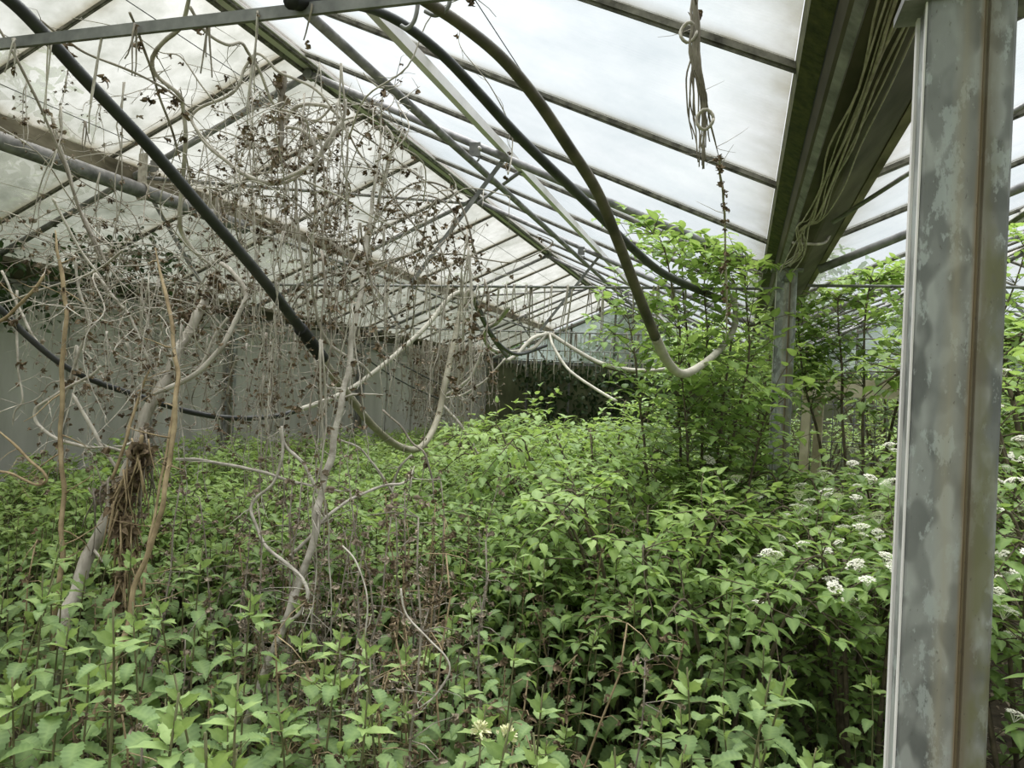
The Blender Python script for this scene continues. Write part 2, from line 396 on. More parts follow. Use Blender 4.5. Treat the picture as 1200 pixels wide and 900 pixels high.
purlin(XR+SPAN+1.4, XR+SPAN, 'alu', 'far purlin of the second roof', .06, .05); purlin(XR+SPAN-1.4, XR+SPAN, 'alu', 'near purlin of the second roof', .06, .05)

def gutter(x, label, y0=-1.2, y1=ENDY):
    t = thing('gutter', label, 'gutter', (x, 0, 0))
    o = [(-.125, 2.475), (-.080, 2.355), (-.065, 2.345), (.040, 2.345), (.055, 2.352), (.20, 2.475)]
    i = [(.19, 2.482), (.050, 2.366), (-.066, 2.366), (-.117, 2.482)]
    a = MB(); a.prism(o+i, 'y', y0, y1); a.build('trough', 'gutter', t, False)
    b = MB(); b.prism([(-.075, 2.352), (-.053, 2.335), (-.048, 2.341), (-.068, 2.356)], 'y', y0, y1); b.build('lip', 'pipe', t, False)
    c = MB(); c.prism([(-.140, 2.415), (-.094, 2.388), (-.090, 2.42), (-.122, 2.475), (-.145, 2.475)], 'y', y0, y1); c.build('glazing_strip', 'mossy', t, False)
    d = MB(); d.prism([(.205, 2.455), (.170, 2.445), (.185, 2.495), (.207, 2.495)], 'y', y0, y1); d.build('glazing_strip', 'purlin', t, False)
    e = MB(); e.prism([(-.094, 2.390), (-.074, 2.352), (-.070, 2.358), (-.090, 2.41)], 'y', y0, y1); e.build('rubber_seal', 'rubber', t, False)
    return t
gutter(XG, 'broad dirty roof gutter trough overhead at the right, lined with dry vines')
gutter(XL, 'stained eave gutter along the top of the grey left wall')
gutter(XG+SPAN, 'far gutter of the second roof on the right')

# steel posts
def post(x, y, label, group=None, bolt=True, top=2.345):
    t = thing('steel_post', label, 'post', (x, y, 0), group)
    a = MB(); k = .0525
    a.prism([(-k, .06), (-k, .004), (-k+.004, 0), (.0145, 0), (.0165, .0045), (.0195, .0045), (.0215, 0), (k-.004, 0), (k, .004), (k, .06)], 'z', 0, top)
    a.build('profile', 'galv', t, False)
    l = MB(); l.prism([(-k-.0035, .060), (-k-.0035, .046), (-k, .046), (-k, .060)], 'z', 0, top); l.prism([(-k-.002, .010), (-k-.002, .002), (-k, .002), (-k, .010)], 'z', 0, top)
    l.build('edge_lip', 'alu', t, False)
    c = MB(); c.box((-k-.03, -.006, top-.012), (k+.03, .07, top)); c.build('head_plate', 'pipe', t, False)
    if bolt:
        b = MB(); b.tube([(0, .001, top-.06), (0, -.012, top-.06)], .02, 10); b.tube([(0, -.010, top-.06), (0, -.02, top-.06)], .011, 6); b.build('bolt', 'steel', t)
    return t
post(.2685, 1.1, 'big galvanised steel post close up at the right edge, rust streaked', bolt=False, top=2.16)
c = MB(); c.box((.195, 1.10, 2.16), (.345, 1.17, 2.34)); tag(c.build('post_bracket', 'steel', None, False), 'dark steel bracket on top of the near galvanised post', 'bracket')
post(.213, 4.3, 'grey steel post half buried in leaves under the gutter end')
for i, y in enumerate(TR[2:]): post(.213, y, ['steel post behind the leafy middle post', 'second steel post behind the leafy middle post', 'last steel post of the gutter row'][i])
for i, y in enumerate([4.3, 7.5, 10.7, 13.9]): post(XL+.08, y, ['wall post at the left behind the vine tangle', 'dark wall post left of the sagging tan hose', 'wall post behind the dead vine curtain', 'wall post near the far left corner'][i])
for i, y in enumerate([4.3, 7.5, 10.7, 13.9]): post(XG+SPAN, y, 'post of the far right gutter row', 'posts of the far right gutter row')

# trusses
def truss(xr, y, label, group=None, flat=False):
    t = thing('roof_truss', label, 'truss', (xr, y, 0), group)
    H = SPAN/2; za = 3.648
    for s in (-1, 1):
        a = MB(); a.tube([(0, 0, za), (s*(H-.13), 0, za-(H-.13)*.445)], .0235, 10); a.build('rafter', 'pipe', t)
        # strap from the purlin down to the tie
        b = MB(); b.bar((s*1.39, .02, za-1.39*.445), (s*.80, .02, 2.25), .028, .006, (0, 1, 0)); b.build('strap', 'steel', t, False)
        c = MB(); c.box((s*1.21-.035, -.03, za-1.21*.445-.075), (s*1.21+.035, -.022, za-1.21*.445+.01))
        c.tube([(s*1.215+.03*math.cos(q), -.035, za-1.21*.445-.085+.03*math.sin(q)) for q in [math.pi+math.pi*k/8 for k in range(9)]], .006, 6)
        pc = c.build('pipe_clamp', 'steel', t, False); u = MB(); u.tube([(s*1.245, -.05, za-1.21*.445-.03), (s*1.245, -.01, za-1.21*.445-.03)], .009, 6); u.build('clamp_bolt', 'alu', pc)
    b = MB(); b.box((-.014, -.02, za), (.014, .02, ZR-.05)); b.tube([(0, -.03, za-.005), (0, .03, za-.005)], .034, 10); b.build('ridge_bracket', 'steel', t, False)
    c = MB()
    if flat: c.bar((-H+.1, 0, 2.262), (H-.1, 0, 2.232), .008, .021)
    else: c.tube([(-H+.08, 0, 2.25), (0, 0, 2.240), (H-.08, 0, 2.232)], .0085, 6)
    c.build('tie_rod', 'steel', t, not flat)
    return t
ln = ['nearest roof truss, its flat tie bar crossing the top left corner', 'round pipe truss meeting the ridge above the hanging vines', 'second pipe truss beyond the hose loops', 'third pipe truss deeper in the greenhouse', 'farthest pipe truss before the end wall']
for l, y in zip(ln, TR): truss(XR, y, l, flat=(y < 2))
for i, y in enumerate(TR[1:]): truss(XR+SPAN, y, ['truss of the second roof right of the middle post', 'second truss of the right-hand roof', 'third truss of the right-hand roof', 'last truss of the right-hand roof'][i])
# wind braces between trusses
def brace(a, b, label):
    m = MB(); m.tube([a, b], .014, 8); tag(m.build('brace_rod', 'pipe'), label, 'brace')
brace((-4.23, 4.33, 3.02), (-2.90, 7.47, 3.60), 'thin brace rod from the rusty purlin to the second truss peak')
brace((-1.47, 4.75, 3.08), (-2.78, 7.47, 3.60), 'short brace rod from the light purlin to the second truss peak')
brace((-4.23, 10.73, 3.02), (-2.90, 13.87, 3.60), 'far brace rod on the left roof slope')
brace((-1.47, 10.75, 3.02), (-2.78, 13.87, 3.60), 'far brace rod on the right roof slope')
# heating pipes
m = MB(); m.tube([(-1.62, -.6, 2.985), (-1.62, ENDY-.2, 2.985)], .0215, 10); tag(m.build('heating_pipe', 'pipe'), 'slim round pipe clamped under the truss right of the ridge', 'pipe')
m = MB(); m.tube([(-4.05, -.6, 2.865), (-4.05, 6.0, 2.865), (-4.05, ENDY-.2, 2.865)], .016, 8); tag(m.build('heating_pipe', 'pipe'), 'thin pipe beyond the cut pipe under the left roof slope', 'pipe')
t = thing('heating_pipe', 'thick cut-off grey pipe slung under the left roof slope', 'pipe', (-3.93, 0, 2.835))
m = MB(); m.tube([(0, -.6, 0), (0, 5.12, 0)], .050, 14); m.build('tube', 'pipe', t)
m = MB(); m.tube([(0, 5.08, 0), (0, 5.14, 0)], .056, 14); m.build('end_collar', 'steel', t)
for y in (1.2, 4.05):
    m = MB(); m.bar((.0, y, -.06), (-.02, y+.02, .26), .06, .02, (0, 1, 0)); m.tube([(.056*math.cos(q), y, .056*math.sin(q)) for q in [2*math.pi*k/14 for k in range(15)]], .008, 6); m.build('hanger_strap', 'woodpale', t, False)
# steel panel wall, left
t = thing('wall_left', None, None, kind='structure')
ys = [-1.2, .9, 2.5, 4.3, 5.35, 6.4, 7.5, 8.6, 9.65, 10.7, 11.8, 12.85, 13.9, 15.5, ENDY]
for a, b in zip(ys, ys[1:]):
    m = MB(); m.box((XL-.02, a+.01, .25), (XL, b-.01, 2.17)); m.build('wall_panel', 'wall', t, False)
    m = MB(); m.box((XL-.005, b-.022, .2), (XL+.014, b+.022, 2.18)); m.build('joint_strip', 'walltrim', t, False)
m = MB(); m.box((XL-.03, -1.2, 2.17), (XL+.03, ENDY, 2.345)); m.build('top_rail', 'walltrim', t, False)
m = MB(); m.box((XL-.06, -1.2, 0), (XL+.04, ENDY, .25)); m.build('plinth', 'walltrim', t, False)
# back wall with gables
t = thing('wall_back', None, None, kind='structure')
for x0 in (XL, XG):
    n = 6; w_ = SPAN/n
    for i in range(n):
        m = MB(); m.box((x0+i*w_+.015, ENDY, 0), (x0+(i+1)*w_-.015, ENDY+.03, 2.3)); m.build('wall_panel', 'endwall', t, False)
        m = MB(); m.box((x0+(i+1)*w_-.025, ENDY-.02, 0), (x0+(i+1)*w_+.025, ENDY+.035, 2.3)); m.build('mullion', 'steel', t, False)
        xa, xb = x0+i*w_, x0+(i+1)*w_; xr = x0+SPAN/2
        m = MB(); m.add([(xa, ENDY, 2.33), (xb, ENDY, 2.33), (xb, ENDY, zroof(xb, xr)-.02), (xa, ENDY, zroof(xa, xr)-.02), (xa, ENDY+.01, 2.33), (xb, ENDY+.01, 2.33), (xb, ENDY+.01, zroof(xb, xr)-.02), (xa, ENDY+.01, zroof(xa, xr)-.02)],
                        [(0, 1, 2, 3), (7, 6, 5, 4), (0, 4, 5, 1), (1, 5, 6, 2), (2, 6, 7, 3), (3, 7, 4, 0)]); m.build('gable_pane', 'gable', t, False)
        if i: m = MB(); m.box((xa-.02, ENDY-.03, 2.3), (xa+.02, ENDY+.02, zroof(xa, xr)-.02)); m.build('mullion', 'bar', t, False)
    m = MB(); m.box((x0, ENDY-.03, 2.28), (x0+SPAN, ENDY+.04, 2.36)); m.build('cross_rail', 'steel', t, False)
    for s in (-1, 1):
        m = MB(); m.bar((x0+SPAN/2, ENDY-.02, ZR-.10), (x0+SPAN/2+s*SPAN/2, ENDY-.02, ZR-.10-SL*SPAN/2), .05, .16, (0, 1, 0)); m.build('gable_rafter', 'bar', t, False)
# right wall, mostly open glazing
t = thing('wall_right', None, None, kind='structure')
XW = XG+SPAN+.12
m = MB(); m.box((XW, -1.2, 0), (XW+.08, ENDY, .5)); m.build('plinth', 'walltrim', t, False)
for i in range(len(BARS)-1):
    m = MB(); m.box((XW+.03, BARS[i]+.02, .5), (XW+.038, BARS[i+1]-.02, 2.33)); m.build('wall_pane', 'gable', t, False)
    m = MB(); m.box((XW+.01, BARS[i]-.02, .5), (XW+.06, BARS[i]+.02, 2.33)); m.build('mullion', 'alu', t, False)

# ------------------------------------------------------------------ hoses
def planar(pix, A, B, lo=.75, hi=4.42):
    a, b = atY(*A), atY(*B); n = (b-a).cross(V((0, 0, 1))).normalized(); out = []
    prev = None
    for p in pix:
        d = ray(*p); den = d.dot(n); 
        k = (a-CAMP).dot(n)/den if abs(den) > 1e-4 else 9
        y = max(lo, min(hi, k*d.y)) if k > 0 else hi
        out.append(CAMP+d*(y/d.y))
    return out
def hose(name, label, segs, cat='hose', group=None):
    t = thing(name, label, cat, segs[0][1][0], group); base = V(segs[0][1][0])
    for nm, pts, r, mat, sides in segs:
        m = MB(); m.tube([V(p)-base for p in spline(pts, 7)], r, sides); m.build(nm, mat, t)
    return t
A, B = (25, 18, 1.1), (545, 343, 4.3)
h1 = planar([(-30, -30), (25, 12), (100, 93), (180, 178), (240, 248), (300, 318), (345, 375), (372, 412)], A, B)
h1b = planar([(372, 412), (392, 442), (412, 468), (436, 498), (462, 520), (484, 527), (499, 518), (513, 490), (522, 447), (534, 392), (541, 360), (549, 342), (556, 350)], A, B, hi=4.28)
hj = planar([(352, 385), (364, 401), (378, 420)], A, B)
hose('drip_hose', 'black hose slanting down from the top left, ending in a sagging tan length', [('black_length', h1, (.0125, .019), 'hose', 10), ('tan_length', h1b, (.0165, .019), 'hosetan', 10), ('coupling', hj, .024, 'rubber', 12)])
A, B = (0, 360, 2.0), (545, 345, 4.3)
h2 = planar([(-40, 335), (0, 362), (30, 392), (70, 425), (110, 446), (165, 465), (220, 482), (272, 490), (320, 488), (345, 482)], A, B)
h2b = planar([(345, 482), (385, 468), (412, 455), (440, 435), (470, 410), (500, 382), (524, 352), (538, 343), (552, 347)], A, B, hi=4.3)
hose('drip_hose', 'thin black hose swagging across the left wall and fading to pale', [('black_length', h2, (.0115, .0125), 'hose', 8), ('pale_length', h2b, (.0125, .0155), 'hosepale', 8)])
A, B = (380, 2, 1.15), (830, 345, 4.3)
h3 = planar([(400, 3), (440, 12), (478, 32), (520, 66), (562, 110), (600, 152), (640, 192), (690, 240), (740, 290), (780, 322), (830, 345), (850, 352)], A, B, hi=4.35)
h3c = planar([(340, 0), (365, 3), (398, 3)], A, B)
hose('drip_hose', 'straight black hose running along the light purlin from a fat coupling', [('black_length', h3, (.0085, .020), 'hose', 10), ('coupling', h3c, .0155, 'rubber', 12)])
A, B = (490, -5, 1.15), (858, 345, 4.3)
h4 = planar([(475, -12), (500, 2), (545, 32), (590, 70), (630, 118), (665, 170), (700, 225), (725, 285), (748, 345), (768, 395)], A, B)
h4b = planar([(768, 395), (783, 425), (800, 438), (822, 428), (845, 408), (860, 385), (862, 362), (858, 345)], A, B, hi=4.3)
hose('drip_hose', 'thick brown hose hanging in a long loop down the middle', [('brown_length', h4, (.0095, .019), 'hosebrown', 10), ('pale_length', h4b, (.019, .017), 'hosepale', 10)])
def hook(px, label):
    pts = [atY(x, y, 1.22) for x, y in px]; t = MB(); t.tube(spline(pts, 5), .004, 6); tag(t.build('wire_hook', 'steel'), label, 'hook')
hook([(490, -8), (489, 10), (485, 25), (477, 33), (470, 30)], 'bent wire hook holding the straight black hose')
hook([(525, -8), (527, 2), (522, 12), (510, 18), (498, 13)], 'bent wire hook holding the thick brown hose')
# loops further in, slung from the tie rods
def loop(label, px, y0, y1, r, mat, cat='hose', nm='drip_hose'):
    n = len(px)-1; pts = [atY(x, y, y0+(y1-y0)*i/n) for i, (x, y) in enumerate(px)]
    m = MB(); m.tube(spline(pts, 6), r, 7); return tag(m.build(nm, mat), label, cat)
loop('black hose dropping from the tan hose top to the vine curtain', [(546, 344), (560, 358), (572, 385), (590, 408), (610, 415), (640, 405)], 4.32, 7.4, .017, 'hose')
loop('second black hose beside the first below the tan hose top', [(552, 344), (566, 375), (580, 400), (594, 418)], 4.34, 6.8, .016, 'hose')
loop('pale looped hose between the second and third tie rods', [(640, 390), (625, 408), (600, 412), (578, 410), (568, 398), (570, 386), (582, 378), (596, 360)], 7.4, 5.2, .018, 'hosepale')
loop('pale hose curving up to the knot on the far tie rod', [(594, 423), (606, 415), (622, 398), (634, 393), (643, 391)], 6.6, 7.5, .02, 'hosepale')
loop('thin pale hose slanting from the far tie rod into the bushes', [(644, 391), (648, 405), (662, 428), (676, 441), (700, 457), (722, 470)], 7.5, 6.2, .014, 'hosepale')
loop('long pale hose sagging right from the far tie rod', [(645, 391), (668, 406), (700, 424), (735, 433), (770, 434), (800, 428)], 7.5, 6.8, .02, 'hosepale')
loop('dark hose sagging just above the long pale one', [(646, 391), (672, 409), (705, 428), (735, 436), (764, 434)], 7.52, 7.0, .016, 'hosebrown')
loop('thin black cable crossing low in front of the grey wall', [(405, 390), (440, 410), (480, 432), (520, 452), (560, 466)], 6.5, 9, .008, 'hose', 'cable', 'cable')
loop('second thin black cable under the first by the grey wall', [(400, 396), (440, 428), (480, 452), (520, 470)], 6.5, 8.5, .008, 'hose', 'cable', 'cable')
# thin wires strung across
wires = [((0, 213), (140, 247), 3.2), ((0, 262), (80, 277), 3.4), ((0, 277), (120, 300), 3.0), ((0, 290), (150, 292), 3.6), ((240, 408), (420, 395), 3.4), ((290, 340), (470, 360), 3.6), ((250, 385), (480, 380), 5.0)]
wl = ['thin pale wire across the left roof pipe', 'thin wire above the black leaves at the left edge', 'lower thin wire by the black leaves at the left edge', 'thin wire over the top of the left wall', 'thin wire behind the black hose coupling', 'thin wire hung with tendrils left of the tan hose', 'faint wire in front of the grey wall middle']
for (a, b, y), l in zip(wires, wl):
    p, q = atY(*a, y), atY(*b, y+.2); d = q-p
    m = MB(); m.tube([p-d*.6, p.lerp(q, .5)+V((0, 0, -.01)), q+d*.6], .0016, 4); tag(m.build('wire', 'cable'), l, 'wire')
for x, l in ((-2.1, 'long wire running away left of the light purlin'), (-3.3, 'long wire running away left of the ridge'), (-.9, 'long wire running away over the bushes')):
    m = MB(); m.tube([(x, 1.0, 2.9), (x, 9, 2.86), (x, 16.9, 2.9)], .0022, 4); tag(m.build('wire', 'wire'), l, 'wire')
# dry vines lying along the gutter underside
for i in range(9):
    r = random.Random(40+i); x = .215+.0085*i
    pts = [(x+r.uniform(-.012, .012), 1.0+.42*k, 2.337-r.uniform(0, .012)) for k in range(6)]
    pts += [(x-.012-.006*i+r.uniform(-.02, .02), 3.25+r.uniform(-.1, .1), 2.325), (.205+r.uniform(-.03, .05), 3.6+r.uniform(-.1, .15), 2.32-r.uniform(0, .03)), (.17+r.uniform(-.02, .05), 3.95+r.uniform(-.1, .1), 2.30-r.uniform(0, .05))]
    m = MB(); m.tube(spline(pts, 4), r.choice([.0022, .003, .004]), 5); tag(m.build('dry_runner', r.choice(['cable', 'woodpale', 'wood'])), 'dry pale runner strung along the underside of the big gutter', 'vine', 'dry runners along the gutter')
m = MB(); m.tube(spline([(.40, 4.0, 2.50), (.34, 3.7, 2.36), (.24, 3.55, 2.325), (.19, 3.50, 2.32)], 5), .007, 6); tag(m.build('dry_runner', 'woodpale'), 'thick dry runner tied across the gutter underside', 'vine')
m = MB(); m.tube([(.33, 3.3, 2.36), (.62, 2.9, 2.50), (1.0, 2.5, 2.66)], .009, 6); tag(m.build('brace_rod', 'pipe'), 'thin dark rod rising right from the big gutter to the second roof', 'brace')

# ------------------------------------------------------------------ dead stems and vines followed one by one
def vine(label, mat, r0, r1, px, y0, y1, name='dead_vine', cat='vine', ground=False, clumps=0, cs=.022, seed=0, husk='dryleaf', sides=7):
    n = len(px)-1; r = random.Random(seed+len(px)*7+int(px[0][0]))
    pts = [atY(x, y, y0+(y1-y0)*i/max(1, n)) for i, (x, y) in enumerate(px)]
    if ground:
        a, b = pts[0], pts[1]; d = (a-b); d = d*(1/max(.05, -d.z)) if d.z < -.02 else V((0, 0, -1))
        d.x = max(-.6, min(.6, d.x)); d.y = max(-.3, min(.3, d.y))
        pts = [a+d*a.z*1.0] + pts; pts[0].z = -.02
    sp = spline(pts, 6)
    jit = [p+mnoise.noise_vector(p*9)*min(r0, .012)*1.2 for p in sp]
    base = V(sp[0]); t = thing(name, label, cat, base)
    m = MB(); k = len(jit); m.tube([p-base for p in jit], [(r0+(r1-r0)*i/(k-1))*min(1, .25+(k-1-i)/max(1, .16*k))*(1+.22*mnoise.noise(V((i*.7, r0*999, 0)))) for i in range(k)], sides)
    # side twigs
    for _ in range(max(2, k//5)):
        i = r.randrange(k); d = rdir(r, (-.9, .7)); q = jit[i]-base
        m.tube(wiggle(q, q+d*r.uniform(.04, .16), 4, .02, r), [r0*.35, r0*.12], 4)
    if name == 'bark_shreds':
        for _ in range(70):   # loose fibrous strips
            q = jit[r.randrange(k)]-base+V((r.uniform(-.03, .03), r.uniform(-.03, .03), 0)); m.tube(wiggle(q, q+V((r.uniform(-.05, .05), r.uniform(-.05, .05), -r.uniform(.08, .24))), 5, .02, r), [.004, .0015], 4)
    m.build('stem', mat, t)
    if clumps:
        c = MB()
        for _ in range(clumps):
            i = r.randrange(k); q = jit[i]-base+V((r.uniform(-.02, .02), r.uniform(-.02, .02), -r.uniform(0, .05)))
            crumple(c, q, cs*r.uniform(.6, 1.3), r, 6)
        c.build('dried_leaves', husk, t)
    return t
vine('thick grey vine dropping from the top bar and winding down the left side', 'wood', .0065, .0085, [(221, -6), (213, 30), (183, 58), (177, 72), (184, 90), (208, 108), (215, 126), (217, 170), (215, 205), (210, 255), (213, 272), (230, 296), (258, 318)], 1.75, 2.3, clumps=2)
vine('grey vine branching right from the top bar towards the ridge', 'wood', .005, .005, [(222, 8), (240, 36), (264, 52), (283, 50), (291, 62), (306, 86), (318, 116), (326, 128)], 1.8, 2.2, clumps=1)
vine('kinked vine crossing in front of the left rafter pipe', 'woodpale', .005, .006, [(400, 140), (371, 106), (345, 93), (326, 84), (314, 71), (303, 63), (296, 65), (286, 80), (280, 100), (266, 112), (240, 124), (226, 135), (227, 146), (238, 161), (256, 180)], 2.3, 2.2, clumps=2)
vine('big swag of pale vine looping under the ridge', 'woodpale', .007, .008, [(404, 118), (401, 140), (392, 154), (380, 172), (364, 194), (344, 206), (324, 213), (304, 211), (280, 200), (264, 188), (246, 172), (228, 150)], 2.5, 2.3, clumps=3)
vine('second strand of the big swag just below the first', 'wood', .006, .007, [(402, 140), (393, 158), (378, 180), (364, 194), (346, 209), (326, 215), (303, 213), (285, 203), (276, 195)], 2.54, 2.35)
vine('short thick arch of vine above the swag', 'woodpale', .009, .007, [(333, 150), (336, 138), (346, 126), (361, 121), (380, 125), (394, 134), (396, 146)], 2.6, 2.6)
vine('lower arch of vine inside the swag', 'wood', .007, .006, [(335, 150), (352, 152), (363, 160), (370, 174), (371, 190), (368, 215)], 2.55, 2.55)
vine('small hooked vine inside the swag arch', 'wood', .005, .005, [(350, 146), (357, 141), (372, 141), (384, 131), (390, 122)], 2.5, 2.5)
vine('frayed rope of dead bark hanging beside the swag', 'twig', .012, .006, [(330, 85), (331, 110), (328, 135), (331, 160), (327, 185)], 2.4, 2.4, clumps=16, husk='dryhusk')
vine('long pale vine falling from the swag and curving to the pale hose', 'woodpale', .0055, .0075, [(369, 160), (369, 210), (370, 245), (366, 290), (365, 322), (367, 348), (374, 378), (386, 402), (408, 418), (426, 428), (437, 443)], 2.6, 3.0, clumps=3)
vine('grey vine hanging straight down beside the long pale one', 'wood', .006, .006, [(345, 190), (347, 240), (352, 290), (357, 330), (362, 380), (370, 430), (376, 470)], 2.7, 2.8, clumps=4)
vine('tall pale dead stem leaning up beside the tan hose', 'woodpale', .0155, .008, [(330, 735), (350, 685), (368, 622), (376, 582), (388, 534), (400, 480), (404, 450), (412, 400), (420, 360), (426, 310), (432, 260), (440, 205), (449, 104)], 2.15, 2.75, 'dead_stalk', 'stalk', ground=True, clumps=3)
vine('forked upper branch of the tall pale stem', 'woodpale', .006, .007, [(451, 148), (459, 166), (454, 200), (447, 222), (438, 262), (430, 300)], 2.7, 2.7)
vine('leaning dead trunk with shaggy peeling bark at the left', 'wood', .025, .019, [(70, 748), (86, 700), (104, 652), (130, 596), (152, 540), (174, 482), (192, 450), (211, 410), (228, 376), (240, 348), (247, 320)], 2.0, 2.65, 'dead_tree', 'dead tree', ground=True, clumps=0, sides=9)
vine('mass of brown peeling bark hung on the leaning trunk', 'woodbrown', .006, .006, [(166, 510), (160, 545), (140, 580), (150, 610), (148, 650), (140, 700)], 2.0, 2.0, 'bark_shreds', 'bark', clumps=62, cs=.03)
vine('grey papery shreds at the middle of the leaning trunk', 'twig', .004, .004, [(168, 500), (166, 530), (158, 556), (136, 560), (116, 572)], 2.05, 2.05, 'bark_shreds', 'bark', clumps=30, cs=.026, husk='dryhusk')
vine('wad of dried leaves wrapped round the upper trunk', 'twig', .004, .004, [(250, 320), (240, 345), (236, 362), (222, 370)], 2.6, 2.6, 'leaf_wad', 'leaves', clumps=36, cs=.028)
vine('straight tan stem standing nearest the left edge', 'woodbrown', .0085, .007, [(64, 720), (70, 670), (73, 620), (72, 560), (70, 500), (73, 440), (77, 380), (72, 320), (64, 270)], 1.9, 2.0, 'dead_stalk', 'stalk', ground=True)
vine('brown stem crossing in front of the leaning trunk', 'woodbrown', .009, .006, [(126, 795), (147, 743), (163, 677), (188, 604), (197, 545), (206, 480), (207, 440), (203, 400), (199, 365), (188, 325), (182, 290)], 1.75, 2.1, 'dead_stalk', 'stalk', ground=True, clumps=2)
vine('slender tan stem propped on the leaning trunk', 'woodbrown', .006, .004, [(130, 562), (147, 518), (155, 490), (163, 465), (178, 430)], 2.0, 2.1, 'dead_stalk', 'stalk')
vine('thin tan stem right of the leaning trunk', 'woodbrown', .005, .004, [(168, 700), (174, 640), (188, 570), (198, 510), (204, 470)], 1.9, 2.1, 'dead_stalk', 'stalk')
vine('straight grey stick leaning left onto the trunk', 'wood', .0065, .006, [(136, 549), (114, 514), (94, 480), (84, 460)], 2.05, 2.05)
vine('pale curl of vine by the left wall joint', 'woodpale', .005, .006, [(118, 430), (106, 441), (76, 456), (48, 474), (41, 481), (43, 495), (58, 510), (76, 518), (104, 523), (126, 524)], 2.0, 2.0, clumps=2)
vine('tan loop of stem low at the left edge', 'woodbrown', .004, .005, [(-8, 551), (12, 554), (30, 564), (44, 569), (54, 563), (50, 553), (36, 541), (18, 523), (-6, 500)], 1.9, 1.9, clumps=1)
vine('level dead stick lying across the nettles left of the pale stem', 'woodpale', .0065, .005, [(207, 537), (250, 541), (284, 547), (330, 559), (376, 571), (402, 575)], 2.4, 2.5)
vine('serpent-shaped pale stem left of the tall pale stem', 'woodpale', .005, .0065, [(330, 500), (332, 520), (330, 540), (320, 566), (301, 582), (294, 598), (300, 616), (310, 638), (322, 650), (342, 664), (356, 680), (361, 697), (354, 716), (343, 726), (329, 729)], 2.3, 2.1)
vine('branch leaning into the base of the tall pale stem', 'woodpale', .006, .006, [(328, 502), (336, 524), (358, 546), (374, 580)], 2.3, 2.3)
vine('pale side branch rising right from the tall stem', 'woodpale', .0065, .005, [(340, 650), (364, 628), (382, 607), (402, 592), (422, 580), (450, 568), (470, 566), (480, 560), (486, 546)], 2.2, 2.6)
vine('bowed pale twig under the lowest dip of the tan hose', 'woodpale', .005, .005, [(483, 533), (470, 546), (462, 566), (460, 586), (458, 602)], 2.9, 2.9)
vine('thin dry shoot crossing behind the tan hose dip', 'wood', .004, .0045, [(396, 515), (420, 524), (436, 542), (450, 562), (462, 580)], 2.8, 2.8)
vine('wiry dry shoot hanging through the tan hose dip', 'twig', .005, .004, [(448, 480), (470, 500), (484, 520), (498, 532), (506, 560), (508, 586)], 3.0, 2.9, clumps=2)
vine('white vine bent sharply right of the tan hose', 'woodpale', .009, .009, [(567, 402), (559, 426), (545, 448), (517, 468), (524, 480), (540, 498), (552, 518), (561, 536)], 4.6, 4.4, clumps=0)
vine('thinner white vine joining at the sharp bend', 'woodpale', .006, .006, [(592, 420), (571, 444), (545, 461), (518, 468)], 4.6, 4.4)
vine('dried husk dangling from the white vine tip', 'twig', .003, .003, [(561, 536), (558, 552), (552, 575)], 4.3, 4.3, clumps=9, cs=.02)
vine('curved thick vine swinging from the upper trunk to the left wall', 'wood', .009, .010, [(258, 308), (275, 320), (286, 341), (280, 367), (267, 391), (256, 412), (231, 436), (200, 453), (174, 465)], 2.5, 2.2, clumps=3)
vine('second vine running along the curved thick one', 'wood', .005, .006, [(268, 372), (252, 392), (243, 415), (232, 436)], 2.45, 2.4)
vine('long thin stem slanting from the top left corner', 'twig', .0045, .005, [(-6, 28), (20, 70), (40, 110), (58, 150), (78, 200), (100, 262), (128, 330)], 1.8, 2.2)
vine('slender stem slanting down past the rusty purlin', 'wood', .005, .005, [(62, 138), (74, 180), (88, 232), (102, 262), (120, 300), (140, 330)], 2.1, 2.2, clumps=1)
vine('pale broken stem slanting under the black leaves', 'woodpale', .005, .004, [(62, 232), (78, 262), (96, 296), (122, 330)], 2.0, 2.1)
vine('thin stem strung below the black hose at the upper left', 'twig', .0035, .0035, [(47, 24), (75, 45), (100, 62), (140, 78), (170, 92), (200, 108), (222, 126)], 1.6, 1.9, clumps=9, cs=.018)
vine('stem dropping from the top bar beside the grey vine', 'twig', .004, .004, [(152, 14), (166, 48), (178, 86), (190, 122), (204, 160), (212, 190)], 1.7, 2.1, clumps=2)
vine('pale kinked stem at the far left in front of the wall', 'woodpale', .005, .004, [(19, 340), (20, 395), (21, 430), (25, 468), (18, 482), (15, 500)], 2.4, 2.4, clumps=2)
vine('light stem leaning right at the left wall top', 'woodpale', .005, .005, [(2, 318), (14, 345), (28, 372), (38, 390), (50, 410)], 2.2, 2.2)
vine('pale crooked stem hanging left of the trunk', 'woodpale', .005, .006, [(88, 300), (93, 340), (102, 365), (104, 385), (94, 408), (84, 440), (78, 462)], 2.2, 2.2, clumps=4)
vine('whitish upright strand left of the upper trunk', 'woodpale', .005, .005, [(168, 325), (167, 350), (172, 375), (173, 410), (171, 450)], 2.4, 2.4, clumps=3)
vine('tan branch rising from left edge over the wall top', 'woodbrown', .006, .005, [(-5, 379), (10, 371), (28, 353), (46, 332), (54, 318)], 1.9, 1.95, clumps=3)
vine('pale stems crossing at the middle of the left tangle', 'woodpale', .006, .006, [(112, 320), (140, 355), (150, 368), (165, 400), (178, 430)], 2.3, 2.35, clumps=4)
vine('thin vine arched over the upper right of the tangle', 'twig', .005, .005, [(418, 320), (440, 260), (470, 225), (500, 212), (530, 225), (545, 250), (552, 280), (560, 310)], 3.2, 3.3, clumps=6)
